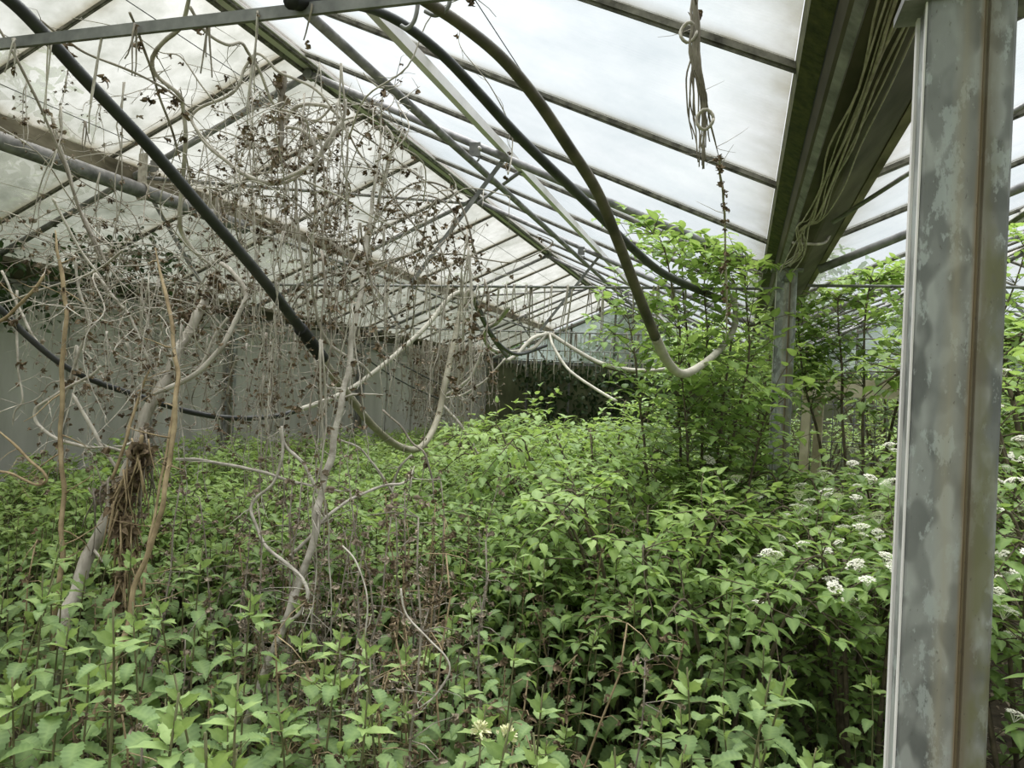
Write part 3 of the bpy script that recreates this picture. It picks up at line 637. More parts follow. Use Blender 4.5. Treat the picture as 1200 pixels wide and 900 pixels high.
vine('second arched vine just below the upper right arch', 'twig', .004, .004, [(430, 300), (452, 256), (480, 232), (506, 230), (528, 244), (540, 270), (556, 292), (566, 330)], 3.2, 3.3, clumps=5)
vine('wand-like vine slanting down behind the tan hose', 'twig', .005, .004, [(405, 150), (420, 178), (440, 205), (460, 232), (484, 262), (512, 296), (536, 330)], 3.0, 3.4, clumps=3)
vine('dark thin vine crossing the left slope of the truss', 'twig', .004, .004, [(412, 150), (440, 168), (470, 192), (505, 216), (535, 240)], 3.0, 3.4, clumps=2)
vine('old rope of vine hanging near the top centre right', 'twig', .003, .003, [(815, -8), (818, 30), (819, 70), (824, 100), (832, 140), (842, 184)], 1.7, 2.5, clumps=3, cs=.016)
vine('frayed grey tassel hanging from the tip of the old rope', 'wood', .0045, .0045, [(842, 184), (845, 215), (849, 250), (850, 300), (852, 345), (851, 400)], 2.5, 3.6, clumps=30, cs=.014)
vine('bleached curl of vine at the bottom right of the tangle', 'woodpale', .0025, .002, [(470, 690), (476, 720), (502, 748), (523, 770), (526, 790), (510, 815), (490, 830)], 1.7, 1.6)
vine('bleached twig arching down left of the nettle gap', 'woodpale', .0025, .002, [(402, 640), (418, 660), (430, 700), (426, 760), (416, 830)], 1.8, 1.7)
# frayed strands at the top of the old rope: one knotted bundle
t = thing('twine_bundle', 'frayed bundle of dry strands with pale rings at the top centre right', 'vine', atY(815, 0, 1.75))
m = MB(); rr = random.Random(3); b = V(t.location)
for k in range(16):
    x = 806+rr.uniform(0, 20); pts = [atY(815+rr.uniform(-3, 3), -6, 1.75), atY(813+rr.uniform(-5, 8), 60, 1.75), atY(x+rr.uniform(-4, 6), 110, 1.77), atY(x+rr.uniform(-5, 8), rr.uniform(140, 198), 1.80)]
    m.tube([p-b+mnoise.noise_vector(p*20)*.006 for p in spline(pts, 6)], [.0028, .0014], 4)
m.build('strands', 'twig', t)
for (x, y) in ((807, 38), (826, 140)):
    c = atY(x, y, 1.75)-b; m = MB(); m.tube([c+V((.019*math.cos(q), .004*math.sin(3*q), .022*math.sin(q))) for q in [2*math.pi*k/14 for k in range(15)]], .004, 6); m.build('ring', 'woodpale', t)

# ------------------------------------------------------------------ hanging dead strands: a few kinds, copied
def strand(seed, Ln, leaves, r0=.004, twist=2):
    r = random.Random(seed); t = thing('dead_vine', 'dead vine', 'vine', (0, 0, 0))
    m = MB(); c = MB()
    for k in range(twist):
        pts = wiggle((r.uniform(-.008, .008), r.uniform(-.008, .008), 0), (r.uniform(-.12, .12), r.uniform(-.12, .12), -Ln*r.uniform(.75, 1)), 14, .045, r)
        m.tube(pts, [r0, r0*.5], 5)
        for i in range(1, 14):
            if r.random() < .6:
                d = rdir(r, (-.9, .6)); e = pts[i]+d*r.uniform(.04, .17); m.tube(wiggle(pts[i], e, 3, .02, r, .02), [r0*.4, r0*.2], 3)
                if r.random() < leaves: crumple(c, e, r.uniform(.010, .022), r, 4)
            if r.random() < leaves*.5: crumple(c, pts[i]+V((0, 0, -.02)), r.uniform(.012, .025), r, 5)
    if not c.v: crumple(c, (0, 0, -Ln*.8), .014, r, 3)
    ks = [m.build('stem', ['twig', 'woodpale', 'wood'][seed % 3], t), c.build('dried_leaves', ['dryleaf', 'dryleaf', 'dryhusk'][seed % 3], t)]
    return t, ks
STR = [strand(100+i, [.5, .7, .9, 1.1, 1.3, .6, .8, 1.0, .45, 1.2][i], [.8, .5, .7, .35, .25, .9, .4, .5, .9, .3][i]) for i in range(10)]
used = set()
def put(protos, i, loc, rz, sc, label, group=None, tilt=(0, 0)):
    t, ks = protos[i]
    if id(t) not in used:
        used.add(id(t)); t.location = loc; t.rotation_euler = (tilt[0], tilt[1], rz); t.scale = (sc, sc, sc) if not hasattr(sc, '__len__') else sc
        t['label'] = label
        if group: t['group'] = group
        return t
    o = dup(t, ks, loc, rz, sc, label, group, tilt)
    return o
r = random.Random(11)
zones = [((20, 235), (40, 330), 'shrivelled vine strand hanging left of the winding grey vine', 'strands left of the winding vine', 9),
         ((235, 330), (60, 330), 'shrivelled vine strand hanging under the left half of the big swag', 'strands under the swag, left', 15),
         ((330, 420), (70, 300), 'shrivelled vine strand hanging under the right half of the big swag', 'strands under the swag, right', 20),
         ((420, 570), (190, 330), 'shrivelled vine strand hanging between the swag and the tan hose', 'strands by the tan hose', 18),
         ((40, 240), (310, 440), 'shrivelled vine strand hanging against the grey wall round the trunk', 'strands at the left wall', 19),
         ((240, 420), (320, 440), 'shrivelled vine strand hanging against the grey wall by the black hose', 'strands at the mid wall', 22)]
for (xa, xb), (ya, yb), lab, grp, n in zones:
    for k in range(n):
        x, y = r.uniform(xa, xb), r.uniform(ya, yb); Y = r.uniform(2.0, 3.3)
        p = atY(x, y, Y); i = r.randrange(10)
        put(STR, i, p, r.uniform(0, 6.28), r.uniform(.45, .95), lab, grp)
# curtain of strands far back by the wall
for k in range(60):
    x = r.gauss(522, 22); p = atY(max(470, min(590, x)), r.uniform(372, 405), r.uniform(9.2, 10.7)); p.z = min(p.z, 2.25)
    put(STR, r.choice([3, 4, 9, 7, 2]), p, r.uniform(0, 6.28), (1.5, 1.5, r.uniform(1.0, 1.4)), 'strand of the dead vine curtain hanging by the far left wall', 'dead vine curtain')
# tangle arcs
def arc(seed):
    r = random.Random(seed); t = thing('vine_tangle', 'tangle', 'vine', (0, 0, 0)); m = MB(); c = MB()
    for k in range(3):
        a = V((r.uniform(-.3, .3), r.uniform(-.2, .2), r.uniform(-.15, .15))); d = rdir(r, (-.3, .5))
        pts = [a]; 
        for s in range(5):
            d = (d+V((r.uniform(-.8, .8), r.uniform(-.8, .8), r.uniform(-.9, .45)))).normalized(); pts.append(pts[-1]+d*r.uniform(.09, .2))
        sp = spline(pts, 5); m.tube(sp, [r.uniform(.0025, .0045), .0015], 5)
        for q in sp[::3]:
            if r.random() < .5: crumple(c, q+V((0, 0, -.015)), r.uniform(.009, .02), r, 5)
            e = q+rdir(r, (-1, .5))*r.uniform(.05, .15); m.tube(wiggle(q, e, 3, .02, r), [.0018, .001], 3)
    return t, [m.build('stem', ['woodpale', 'twig', 'wood'][seed % 3], t), c.build('dried_leaves', 'dryleaf', t)]
ARC = [arc(200+i) for i in range(8)]
for (xa, xb), (ya, yb), n, lab, grp in [((230, 420), (100, 260), 17, 'wiry tangle of thin vine round the big swag', 'tangle round the swag'),
                                        ((60, 230), (200, 400), 16, 'wiry tangle of thin vine round the leaning trunk top', 'tangle round the trunk top'),
                                        ((160, 330), (300, 480), 22, 'wiry tangle of thin vine before the left wall', 'tangle before the left wall'),
                                        ((400, 570), (200, 320), 11, 'wiry tangle of thin vine under the second truss', 'tangle under the second truss')]:
    for k in range(n):
        p = atY(r.uniform(xa, xb), r.uniform(ya, yb), r.uniform(2.1, 3.4))
        put(ARC, r.randrange(8), p, r.uniform(0, 6.28), r.uniform(.6, 1.15), lab, grp, (r.uniform(-.6, .6), r.uniform(-.6, .6)))
# short tendrils on the tie rods
def tendril(seed):
    r = random.Random(seed); t = thing('dried_tendril', 'tendril', 'tendril', (0, 0, 0)); m = MB(); Ln = r.uniform(.12, .42)
    for k in range(r.choice([1, 2, 2, 3])):
        m.tube(wiggle((r.uniform(-.012, .012), 0, .01), (r.uniform(-.04, .04), r.uniform(-.03, .03), -Ln*r.uniform(.6, 1)), 6, .015, r), [.0055, .003], 4)
    ks = [m.build('stem', ['cable', 'twig', 'wood', 'woodpale'][seed % 4], t)]
    c = MB()
    if seed % 3 == 0: crumple(c, (0, 0, -Ln*.8), .02, r, 5)
    else: crumple(c, (0, 0, 0), .012, r, 3)
    ks.append(c.build('dried_leaves', 'dryleaf', t)); return t, ks
TEN = [tendril(300+i) for i in range(12)]
nm = ['first', 'second', 'third', 'fourth', 'fifth']
for ti, (Y, x0, x1, n) in enumerate([(4.3, -4.2, -.3, 62), (7.5, -5.4, 0, 74), (10.7, -5.6, 0, 64), (13.9, -5.6, -.2, 50), (1.1, -1.55, -.7, 8)]):
    lab = ['dry tendril hanging from the tie rod at the tan hose top', 'dry tendril hanging from the tie rod where pale hoses are knotted', 'dry tendril hanging from the third tie rod back', 'dry tendril hanging from the tie rod nearest the end wall', 'dry tendril hanging from the flat bar at the top left'][ti]
    for k in range(n):
        x = x0+(x1-x0)*(k+r.uniform(.1, .9))/n; q = .42 if Y < 2 else r.uniform(.6, 1.1)
        put(TEN, r.randrange(12), (x, Y+r.uniform(-.02, .02), 2.235), r.uniform(0, 6.28), (q, q, q*1.3), lab, 'tendrils on the %s tie rod' % nm[ti])
for k in range(34):  # on the long wire
    y = 3.0+k*.38; put(TEN, r.randrange(12), (-3.3, y, 2.88), r.uniform(0, 6.28), .9, 'dry tendril hanging from the long wire left of the ridge', 'tendrils on the long wire')

# ------------------------------------------------------------------ stinging nettles
def nettle(seed, h, big=1.0):
    r = random.Random(seed); t = thing('stinging_nettle', 'nettle', 'nettle', (0, 0, 0)); m = MB(); c = MB()
    lean = V((r.uniform(-.10, .10), r.uniform(-.10, .10), 0)); off = V((seed*3.1, 0, 0))
    def at(s): return V((0, 0, h*s))+lean*s*s*h+mnoise.noise_vector(off+V((0, 0, s*2)))*.02*s
    m.tube([at(i/10) for i in range(11)], [.0042, .002], 5)
    s = .16; ang = r.uniform(0, 6.28)
    while s < .93:
        q = s; Ln = (.088 if q < .62 else .088-(q-.62)*.17)*big*r.uniform(.85, 1.12)
        for sd in (0, math.pi):
            if s < .45 and r.random() < .25: continue
            a = ang+sd+r.uniform(-.2, .2); out_ = V((math.cos(a), math.sin(a), 0)); b = at(s)
            pe = b+out_*(.028+.018*(1-q))*big+V((0, 0, .014*r.uniform(.2, 1.3)))
            m.tube([b, pe], .0011, 3, cap=False)
            d = out_+V((0, 0, r.uniform(-.45, .2)+(q-.6)*.7))
            leaf(c, pe, d, (0, 0, 1), Ln, Ln*.62, 15, .11, r.uniform(.5, 1.3), .14, min(1, max(0, .12+.62*q*q+r.uniform(-.13, .13))))
        ang += math.pi/2+r.uniform(-.15, .15); s += r.uniform(.058, .085)
    for k in range(7):
        a = ang+k*math.pi/2.2; o_ = V((math.cos(a), math.sin(a), 1.3-.17*k)); Ln = (.017+.0035*k)*big
        leaf(c, at(.965-.008*k), o_, (0, 0, 1) if k > 3 else (math.cos(a+1.5), math.sin(a+1.5), .4), Ln*1.35, Ln*.75, 5, .12, .25, .15, .82+r.uniform(-.08, .16))
    return t, [m.build('stem', 'stem', t), c.build('foliage', 'nettle', t)]
NH = [.62, .74, .84, .92, 1.0, 1.06, .97, .88, .55, .45, 1.1, .8]
NET = [nettle(500+i, h, [1.1, 1.25, 1.1, 1.3, 1.2, 1.1, 1.05, 1.35, 1.05, 1.0, 1.2, .95][i]) for i, h in enumerate(NH)]
def in_view(p, mx=90, top=1.1):
    x, y, z = proj((p[0], p[1], top*.8)); return z > .3 and -mx < x < 1200+mx and (y < 1150)
def free_low(x, y):
    """where the photo shows a thin patch: low plants over bare dark soil"""
    if y < .8: return 1
    px, py, z = proj((x, y, .4))
    g1 = math.exp(-(((px-690)/75)**2+((z-1.95)/.75)**2)); g2 = math.exp(-(((px-965)/75)**2+((z-2.7)/1.0)**2)); g3 = math.exp(-(((px-400)/110)**2+((z-2.3)/.5)**2))*.35
    return 1-min(1, g1*.95+g2+g3+math.exp(-(((px-972)/42)**2+((z-1.6)/.55)**2)))
r = random.Random(21); spots = []; tries = 0
while len(spots) < 297 and tries < 60000:
    tries += 1
    z = 1.05+2.9*r.random()**1.15; px = r.uniform(-60, 1085)
    d = ray(px, 700); d.z = 0; 
    k = z/(d.dot(Fv)); x, y = d.x*k, d.y*k
    if math.hypot(x, y) < .98: continue
    if math.hypot(x-.268, y-1.12) < .14 or math.hypot(x-.21, y-4.3) < .2: continue
    sp = .085+.03*z
    if any((x-a)**2+(y-b)**2 < sp*sp for a, b, *_ in spots): continue
    f = free_low(x, y)
    if r.random() > .22+.78*f: continue
    spots.append((x, y, z, px, f))
spots.sort(key=lambda s: s[2])
OR = ['first', 'second', 'third', 'fourth', 'fifth', 'sixth', 'seventh', 'eighth', 'ninth', 'tenth', 'eleventh', 'twelfth', 'thirteenth', 'fourteenth', 'fifteenth', 'sixteenth', 'seventeenth', 'eighteenth', 'nineteenth', 'twentieth', 'twenty-first', 'twenty-second', 'twenty-third', 'twenty-fourth']
front = sorted(spots[:24], key=lambda s: s[3]); fidx = {id(s): i for i, s in enumerate(front)}
def zone(px):
    for lim, l in ((60, 'by the left edge below the straight tan stem'), (130, 'round the foot of the leaning dead trunk'), (230, 'between the leaning trunk and the pale stem'), (320, 'just left of the tall pale stem'), (400, 'round the foot of the tall pale stem'), (500, 'below the dip of the tan hose'), (600, 'right of the tan hose dip'), (690, 'in the middle thin patch'), (770, 'below the far pale hoses'), (840, 'below the brown hose loop'), (910, 'before the leafy middle post'), (1300, 'beside the big galvanised post')):
        if px < lim: return l
for s in spots:
    x, y, z, px, f = s
    want = (.95 if z < 1.5 else .95)*(.45+.55*f)+r.uniform(-.16, .16)
    if px > 700 and px < 840 and z < 1.9: want += .12
    if px < 330 and z < 1.7: want += .06
    i = min(range(12), key=lambda j: abs(NH[j]-want)+r.uniform(0, .12)); sc = max(.6, min(1.25, want/NH[i]))
    if id(s) in fidx:
        lab, grp = 'nettle in the front row, %s from the left edge of the photo' % OR[fidx[id(s)]], None
        o = put(NET, i, (x, y, 0), r.uniform(0, 6.28), sc, lab, 'front row of nettles')
    else:
        row = 'near' if z < 1.9 else ('middle' if z < 2.8 else 'rear')
        lab = '%s stinging nettle %s, in the %s rows' % ('low' if want < .7 else 'tall', zone(px), row)
        o = put(NET, i, (x, y, 0), r.uniform(0, 6.28), sc, lab, lab.replace('stinging nettle', 'nettles'), (r.uniform(-.08, .08), r.uniform(-.08, .08)))

# ------------------------------------------------------------------ shrubs
def roofz(x): return zroof(x) if x < XG else zroof(x, XR+SPAN)
def shrub(seed, stems, ntw, tlen, LL, mat='ovate', wood='bark', tilt=.0, lo=.25, rad=.011, tintb=.45, pairgap=.055, name='shrub', cat='shrub', rows=5, at=None):
    """stems: list of polylines from the ground up; opposite ovate leaves along side shoots"""
    r = random.Random(seed); t = thing(name, 'shrub', cat, (0, 0, 0)); m = MB(); c = MB(); tips = []
    lim = (lambda q: roofz(at[0]+q.x)) if at else (lambda q: 99)
    for st in stems:
        sp = spline(st, 6)
        for q in sp: q.z = min(q.z, lim(q)-.22)
        k = len(sp); sp = [p+mnoise.noise_vector(p*3+V((seed, 0, 0)))*.04*(i/k) for i, p in enumerate(sp)]
        m.tube(sp, [rad, rad*.25], 6)
        zmax = sp[-1].z
        for j in range(ntw+1):
            if j == ntw: i = k-2; p = sp[-1]; d = (sp[-1]-sp[-3]).normalized(); Lt = tlen*.8
            else:
                i = int(k*(lo+(1-lo)*(j+r.random()*.8)/ntw)); i = max(1, min(k-2, i)); p = sp[i]; ax = (sp[i+1]-sp[i-1]).normalized()
                d = (rdir(r, (-.15, .75))+ax*.55).normalized(); Lt = tlen*r.uniform(.45, 1.1)*(1.15-.45*i/k)
            n = max(2, int(Lt/pairgap)); q = V(p); dd = V(d); tw = [V(q)]
            for s in range(n):
                dd = (dd+V((r.uniform(-.12, .12), r.uniform(-.12, .12), -.07))).normalized(); q = q+dd*(Lt/n)
                if q.z > lim(q)-.10: q.z = lim(q)-.10-r.uniform(0, .04); dd.z = -.12
                tw.append(V(q))
                side = dd.cross(V((0, 0, 1))); side = side.normalized() if side.length > .01 else V((1, 0, 0))
                if s % 2: side = (side*.75+side.cross(dd)*.5).normalized()
                hs = max(0, min(1, q.z/max(.3, zmax)))
                for sg in (-1, 1):
                    if r.random() < .12: continue
                    Ln = r.uniform(*LL)*(1-.25*s/n)
                    ld = dd*.65+side*sg+V((0, 0, r.uniform(-.28, .22)))
                    leaf(c, q+ld.normalized()*.008, ld, (0, 0, 1), Ln, Ln*r.uniform(.58, .72), rows, 0, r.uniform(.1, .6), .14, min(1, max(0, tintb-.28+.5*hs*hs+.16*s/n+r.uniform(-.15, .17))))
            leaf(c, q, dd+V((0, 0, -.1)), (0, 0, 1), LL[0]*.9, LL[0]*.5, rows, 0, .4, .16, min(1, tintb+.3))
            m.tube(tw, [.0026, .0012], 4); tips.append(V(q))
    return t, [m.build('branches', wood, t), c.build('foliage', mat, t)], tips
def fan(seed, n, h, spread, ctr=(0, 0), lean=(0, 0), hv=.25):
    r = random.Random(seed); out = []
    for k in range(n):
        a = 2*math.pi*(k+r.random()*.7)/n; hh = h*r.uniform(1-hv, 1.0); s = spread*r.uniform(.45, 1.0)
        b = V((ctr[0]+.08*math.cos(a), ctr[1]+.08*math.sin(a), 0)); e = V((ctr[0]+s*math.cos(a)+lean[0], ctr[1]+s*math.sin(a)+lean[1], hh))
        out.append([b, b.lerp(e, .45)+V((0, 0, hh*.16)), e+V((0, 0, -hh*.02)), e+V((math.cos(a)*.12, math.sin(a)*.12, -hh*.03))])
    return out
def hero(name, label, x, y, stems, seed, **kw):
    t, ks, tips = shrub(seed, stems, name=name, at=(x, y), **kw); t.location = (x, y, 0); t['label'] = label; return t, tips
# climbing shrub by the middle post
hero('dogwood_shrub', 'tall bright green shrub climbing to the roof left of the middle post', -.25, 4.15,
     [[(0, .1, 0), (-.05, .05, 1.2), (-.12, 0, 2.1), (-.28, -.05, 2.66)], [(.05, 0, 0), (.06, 0, 1.3), (.05, 0, 2.0), (.02, .05, 2.45)], [(.1, 0, 0), (.2, 0, 1.2), (.28, -.1, 1.9), (.24, -.1, 2.38)],
      [(-.1, 0, 0), (-.2, -.1, 1.1), (-.3, -.1, 1.75), (-.36, -.1, 2.05)], [(0, -.1, 0), (.02, -.2, 1.0), (-.02, -.25, 1.55), (-.05, -.3, 1.8)], [(.1, -.1, 0), (.25, -.25, .9), (.36, -.3, 1.45), (.40, -.35, 1.65)],
      [(.0, .1, 0), (-.03, .2, 1.5), (-.08, .3, 2.2), (-.2, .35, 2.72)], [(.1, .1, 0), (.15, .2, 1.5), (.2, .3, 2.2), (.08, .3, 2.5)]],
     61, ntw=38, tlen=.36, LL=(.058, .092), tintb=.5)
hero('dogwood_shrub', 'leafy shrub wrapping the foot of the middle post', .15, 3.95, fan(62, 9, 1.28, .45), 62, ntw=20, tlen=.34, LL=(.05, .08), tintb=.45)
hero('dogwood_shrub', 'dark stemmed shrub seen against the light between the two posts', .76, 5.35,
     [[(0, 0, 0), (-.08, 0, 1.2), (-.15, 0, 2.0), (-.18, .05, 2.5)], [(.05, 0, 0), (.02, 0, 1.3), (.0, 0, 2.1), (.05, 0, 2.75)], [(.1, 0, 0), (.15, 0, 1.1), (.42, 0, 1.9), (.62, 0, 2.6)], [(.1, .1, 0), (.25, 0, 1.0), (.55, 0, 1.55), (.85, 0, 2.0)],
      [(0, .1, 0), (-.2, .1, 1.2), (-.38, .1, 1.9), (-.42, .1, 2.4)], [(0, .1, 0), (.2, .2, 1.4), (.35, .3, 2.2), (.3, .4, 2.9)], [(.1, 0, 0), (.45, .1, 1.3), (.8, .2, 2.1), (.95, .2, 2.75)]], 63, ntw=38, tlen=.46, LL=(.058, .09), tintb=.42, rad=.014, lo=.46)
hero('dogwood_shrub', 'tall shrub behind the dark stemmed one, reaching the second roof', 1.75, 6.3, fan(91, 10, 2.45, .7), 91, ntw=30, tlen=.42, LL=(.058, .09), tintb=.42, rad=.012)
hero('dogwood_shrub', 'tall shrub directly behind the middle post', -.02, 5.6, fan(92, 9, 2.15, .42), 92, ntw=30, tlen=.36, LL=(.055, .09), tintb=.42, rad=.012)
hero('dogwood_shrub', 'leafy shrub hiding the second post of the row', -.05, 7.3, fan(93, 9, 2.2, .5), 93, ntw=26, tlen=.36, LL=(.055, .09), tintb=.44, rad=.012)
hero('dogwood_shrub', 'arching shrub in the middle with tips above the far bushes', -.72, 4.0, fan(64, 12, 1.45, .55, lean=(-.1, 0)), 64, ntw=12, tlen=.34, LL=(.052, .085), tintb=.5)
hero('dogwood_shrub', 'light green shrub spreading below the brown hose loop', -.38, 3.3, fan(65, 12, 1.22, .55), 65, ntw=12, tlen=.32, LL=(.05, .08), tintb=.48)
hero('dogwood_shrub', 'yellowish green shrub left of the brown hose loop', -1.2, 4.75, fan(66, 12, 1.45, .6), 66, ntw=12, tlen=.34, LL=(.052, .085), tintb=.5)
hero('dogwood_shrub', 'shrub with long shoots pointing up under the far pale hose', -.95, 5.6, fan(67, 11, 1.6, .6), 67, ntw=12, tlen=.36, LL=(.055, .085), tintb=.48)
hero('dogwood_shrub', 'low round shrub in front of the leafy middle post', -.02, 3.0, fan(68, 12, 1.02, .45), 68, ntw=11, tlen=.28, LL=(.05, .075), tintb=.46)

# flowering shrubs: flat cream flower heads
def flowerhead(seed):
    r = random.Random(seed); m = MB()
    for k in range(60):
        a = r.uniform(0, 6.28); d = .034*math.sqrt(r.random()); p = V((d*math.cos(a), d*math.sin(a), .014-d*d*9+r.uniform(-.003, .003)))
        for q in range(4):
            b = a+q*math.pi/2; leaf(m, p, (math.cos(b), math.sin(b), .25), (0, 0, 1), .0062, .0042, 2, 0, .3, .1)
    for k in range(10):
        a = 2*math.pi*k/10; m.tube([(0, 0, -.03), (.022*math.cos(a), .022*math.sin(a), .004)], .0006, 3, cap=False)
    return m.mesh('flower_head', 'petal')
FH = [flowerhead(700+i) for i in range(4)]
def flowering(label, x, y, h, spread, seed, nf, prefer=None, **kw):
    t, tips = hero('flowering_shrub', label, x, y, fan(seed, kw.pop('n', 12), h, spread, **{k: kw.pop(k) for k in list(kw) if k in ('lean',)}), seed, ntw=kw.pop('ntw', 12), tlen=.30, LL=(.05, .08), tintb=kw.pop('tintb', .36))
    r = random.Random(seed); tips = [p for p in tips if p.z > h*.42]; tips.sort(key=lambda p: (V((x, y, 0))+p-CAMP).length-.9*p.z+r.uniform(0, .3))
    for p in tips[:nf]:
        o = link('flower_head', FH[r.randrange(4)], t); o.location = p+V((0, 0, .034)); o.rotation_euler = (r.uniform(-.7, .2), r.uniform(-.35, .35), r.uniform(0, 6.28)); s = r.uniform(.5, .95); o.scale = (s, s, s)
    return t
flowering('shrub dotted with cream flowers just left of the big post', .52, 3.0, 1.12,   .42, 71, 60, lean=(.05, 0))
flowering('flowering shrub between the two posts with a few cream heads', .50, 3.75, 1.32, .5, 72, 55)
flowering('cream flowered bush behind the big post at the right edge', .98, 2.75, 1.32, .42, 73, 95, n=14)
flowering('higher cream flowered bush beyond the one at the right edge', 1.42, 3.75, 1.62, .5, 74, 95, n=14)
flowering('low leafy bush at the foot of the big post on its right', .72, 2.0, .50, .24, 75, 8, n=10)
flowering('bush in the shade behind the flowers between the posts', .85, 4.5, 1.35, .55, 76, 12)
flowering('flowering bush at the back of the bushes left of the middle post', -.6, 6.4, 1.3, .55, 77, 12)
# second bay: more shrubs behind
back = [(2.0, 6.2, 1.7), (2.9, 7.4, 2.0), (2.4, 8.4, 1.4), (2.3, 9.6, 1.5), (3.6, 6.2, 2.5), (4.4, 8.5, 2.2), (3.4, 10.5, 2.0), (1.9, 4.9, 2.1), (1.0, 11.0, 1.4), (5.2, 7.0, 2.0), (2.2, 12.5, 2.1), (4.5, 12, 2.2)]
SB = [shrub(80+i, fan(80+i, 12, 1.0, .42), 20, .22, (.036, .055), tintb=.45, name='dogwood_shrub', cat='shrub') for i in range(3)]
SBp = [(a, b) for a, b, _ in SB]
bl = ['near the right edge behind the flowering bushes', 'far behind the dark stemmed shrub', 'behind the middle post in the second bay', 'deep in the second bay', 'under the second roof at the right', 'by the far right glazing', 'far back in the second bay', 'right of the dark stemmed shrub', 'behind the post row far back', 'next to the right wall glazing', 'at the end of the second bay', 'at the far right end of the second bay']
r = random.Random(31)
for i, ((x, y, h), l) in enumerate(zip(back, bl)):
    put(SBp, i % 3, (x, y, 0), r.uniform(0, 6.28), h, 'green shrub %s' % l, 'shrubs in the second bay')

# bushes filling the whole floor behind the nettles
def bush(seed):
    r = random.Random(seed); h = r.uniform(.92, 1.12)
    a, b, tips = shrub(seed, fan(seed, 13, h, .40, hv=.4), 9, .24, (.048, .075), mat='bramble' if seed % 2 else 'ovate', wood='stem', lo=.3, rad=.006, tintb=.46, name='green_bush', cat='bush', rows=4)
    return a, b
BU = [bush(900+i) for i in range(7)]
r = random.Random(41); cells = []
y = 3.3
while y < 16.3:
    st = .43 if y < 8 else .60
    x = -5.05
    while x < .3:
        xx, yy = x+r.uniform(-.16, .16), y+r.uniform(-.16, .16); px, py, z = proj((xx, yy, .9))
        if -70 < px < 1180 and math.hypot(xx-.2, yy-4.3) > .35 and not (yy < 3.7 and px > 880): cells.append((xx, yy, z, px))
        x += st
    y += st
cells.sort(key=lambda c: c[2])
for xx, yy, z, px in cells[:298]:
    row = 'first ranks behind the nettles' if z < 4.3 else ('second ranks' if z < 6 else ('middle of the floor' if z < 9 else ('far part of the floor' if z < 12.5 else 'last ranks before the end wall')))
    side = ('by the grey left wall' if px < 180 else 'behind the leaning trunk' if px < 300 else 'behind the tall pale stem' if px < 420 else 'behind the tan hose' if px < 560 else 'below the far pale hoses' if px < 720 else 'towards the middle post')
    put(BU, r.randrange(7), (xx, yy, 0), r.uniform(0, 6.28), r.uniform(.86, 1.06)*(.92 if yy > 6 else .93), 'leafy green bush %s, in the %s' % (side, row), 'bushes %s, %s' % (side, row), (r.uniform(-.1, .1), r.uniform(-.1, .1)))
# dead upright stalks of last year
def stalk(seed):
    r = random.Random(seed); h = r.uniform(.6, 1.15); t = thing('dead_stalk', 'stalk', 'stem', (0, 0, 0)); m = MB(); c = MB()
    p = wiggle((0, 0, 0), (r.uniform(-.15, .15), r.uniform(-.15, .15), h), 9, .03, r); m.tube(p, [.0042, .002], 5)
    for i in range(3, 10):
        for _ in range(2):
            e = p[i]+rdir(r, (-.6, .5))*r.uniform(.03, .12); m.tube([p[i], (p[i]+e)*.5+V((0, 0, .01)), e], [.0016, .0008], 3)
            if r.random() < .75: crumple(c, e, r.uniform(.009, .018), r, 5)
        for _ in range(3): crumple(c, p[i]+V((0, 0, r.uniform(-.05, .05))), r.uniform(.006, .014), r, 3)
    return t, [m.build('stem', ['woodbrown', 'twig'][seed % 2], t), c.build('dried_leaves', ['dryleaf', 'dryhusk'][seed % 2], t)]
ST = [stalk(1000+i) for i in range(8)]
r = random.Random(51); cnt = 0
for k in range(190):
    px = min(760, max(-30, r.gauss(400, 170 if k%2 else 90))); z = r.uniform(1.7, 4.2 if k%2 else 3.2); d = ray(px, 600); d.z = 0; q = d*(z/d.dot(Fv))
    if math.hypot(q.x, q.y) < 1.1 or (z < 2.35 and 270 < px < 400): continue
    lab = 'withered brown stalk %s' % zone(px)
    put(ST, r.randrange(8), (q.x, q.y, 0), r.uniform(0, 6.28), r.uniform(.75, 1.2), lab, 'dead stalks ' + zone(px), (r.uniform(-.18, .18), r.uniform(-.18, .18)))

# uncountable cover: low leaves, litter
m = MB(); r = random.Random(60)
for k in range(15000):
    x, y = r.uniform(-5.8, 1.6), .7+16*r.random()**1.7
    px, py, z = proj((x, y, .3))
    if not (-80 < px < 1280) or z < .9: continue
    if r.random() > .08+.92*free_low(x, y)**2 and z < 4.5: continue
    Ln = r.uniform(.04, .075); leaf(m, (x, y, r.uniform(.02, .45 if y > 2.5 else .25)), rdir(r, (-.4, .5)), (0, 0, 1), Ln, Ln*.6, 3, 0, .5, .15, r.uniform(.1, .6))
tag(m.build('undergrowth', 'bramble'), 'low green undergrowth filling the floor beneath the taller plants', 'undergrowth', kind='stuff')
m = MB()
for k in range(7000):
    x, y = r.uniform(-3.5, 1.8), .6+6*r.random()**1.2; px, py, z = proj((x, y, 0))
    if not (-60 < px < 1260) or z < .8: continue
    if r.random() < .62: Ln = r.uniform(.025, .06); leaf(m, (x, y, r.uniform(.004, .03)), rdir(r, (-.15, .35)), (0, 0, 1), Ln, Ln*.5, 3, 0, r.uniform(.2, 1.5), .2, r.random())
    else:
        d = rdir(r, (-.05, .25))*r.uniform(.05, .22); p = V((x, y, .012)); m.tube([p, p+d*.5+V((0, 0, .01)), p+d], [.0022, .001], 3)
tag(m.build('leaf_litter', 'dryhusk'), 'brown litter of dead leaves and twigs on the dark soil', 'litter', kind='stuff')
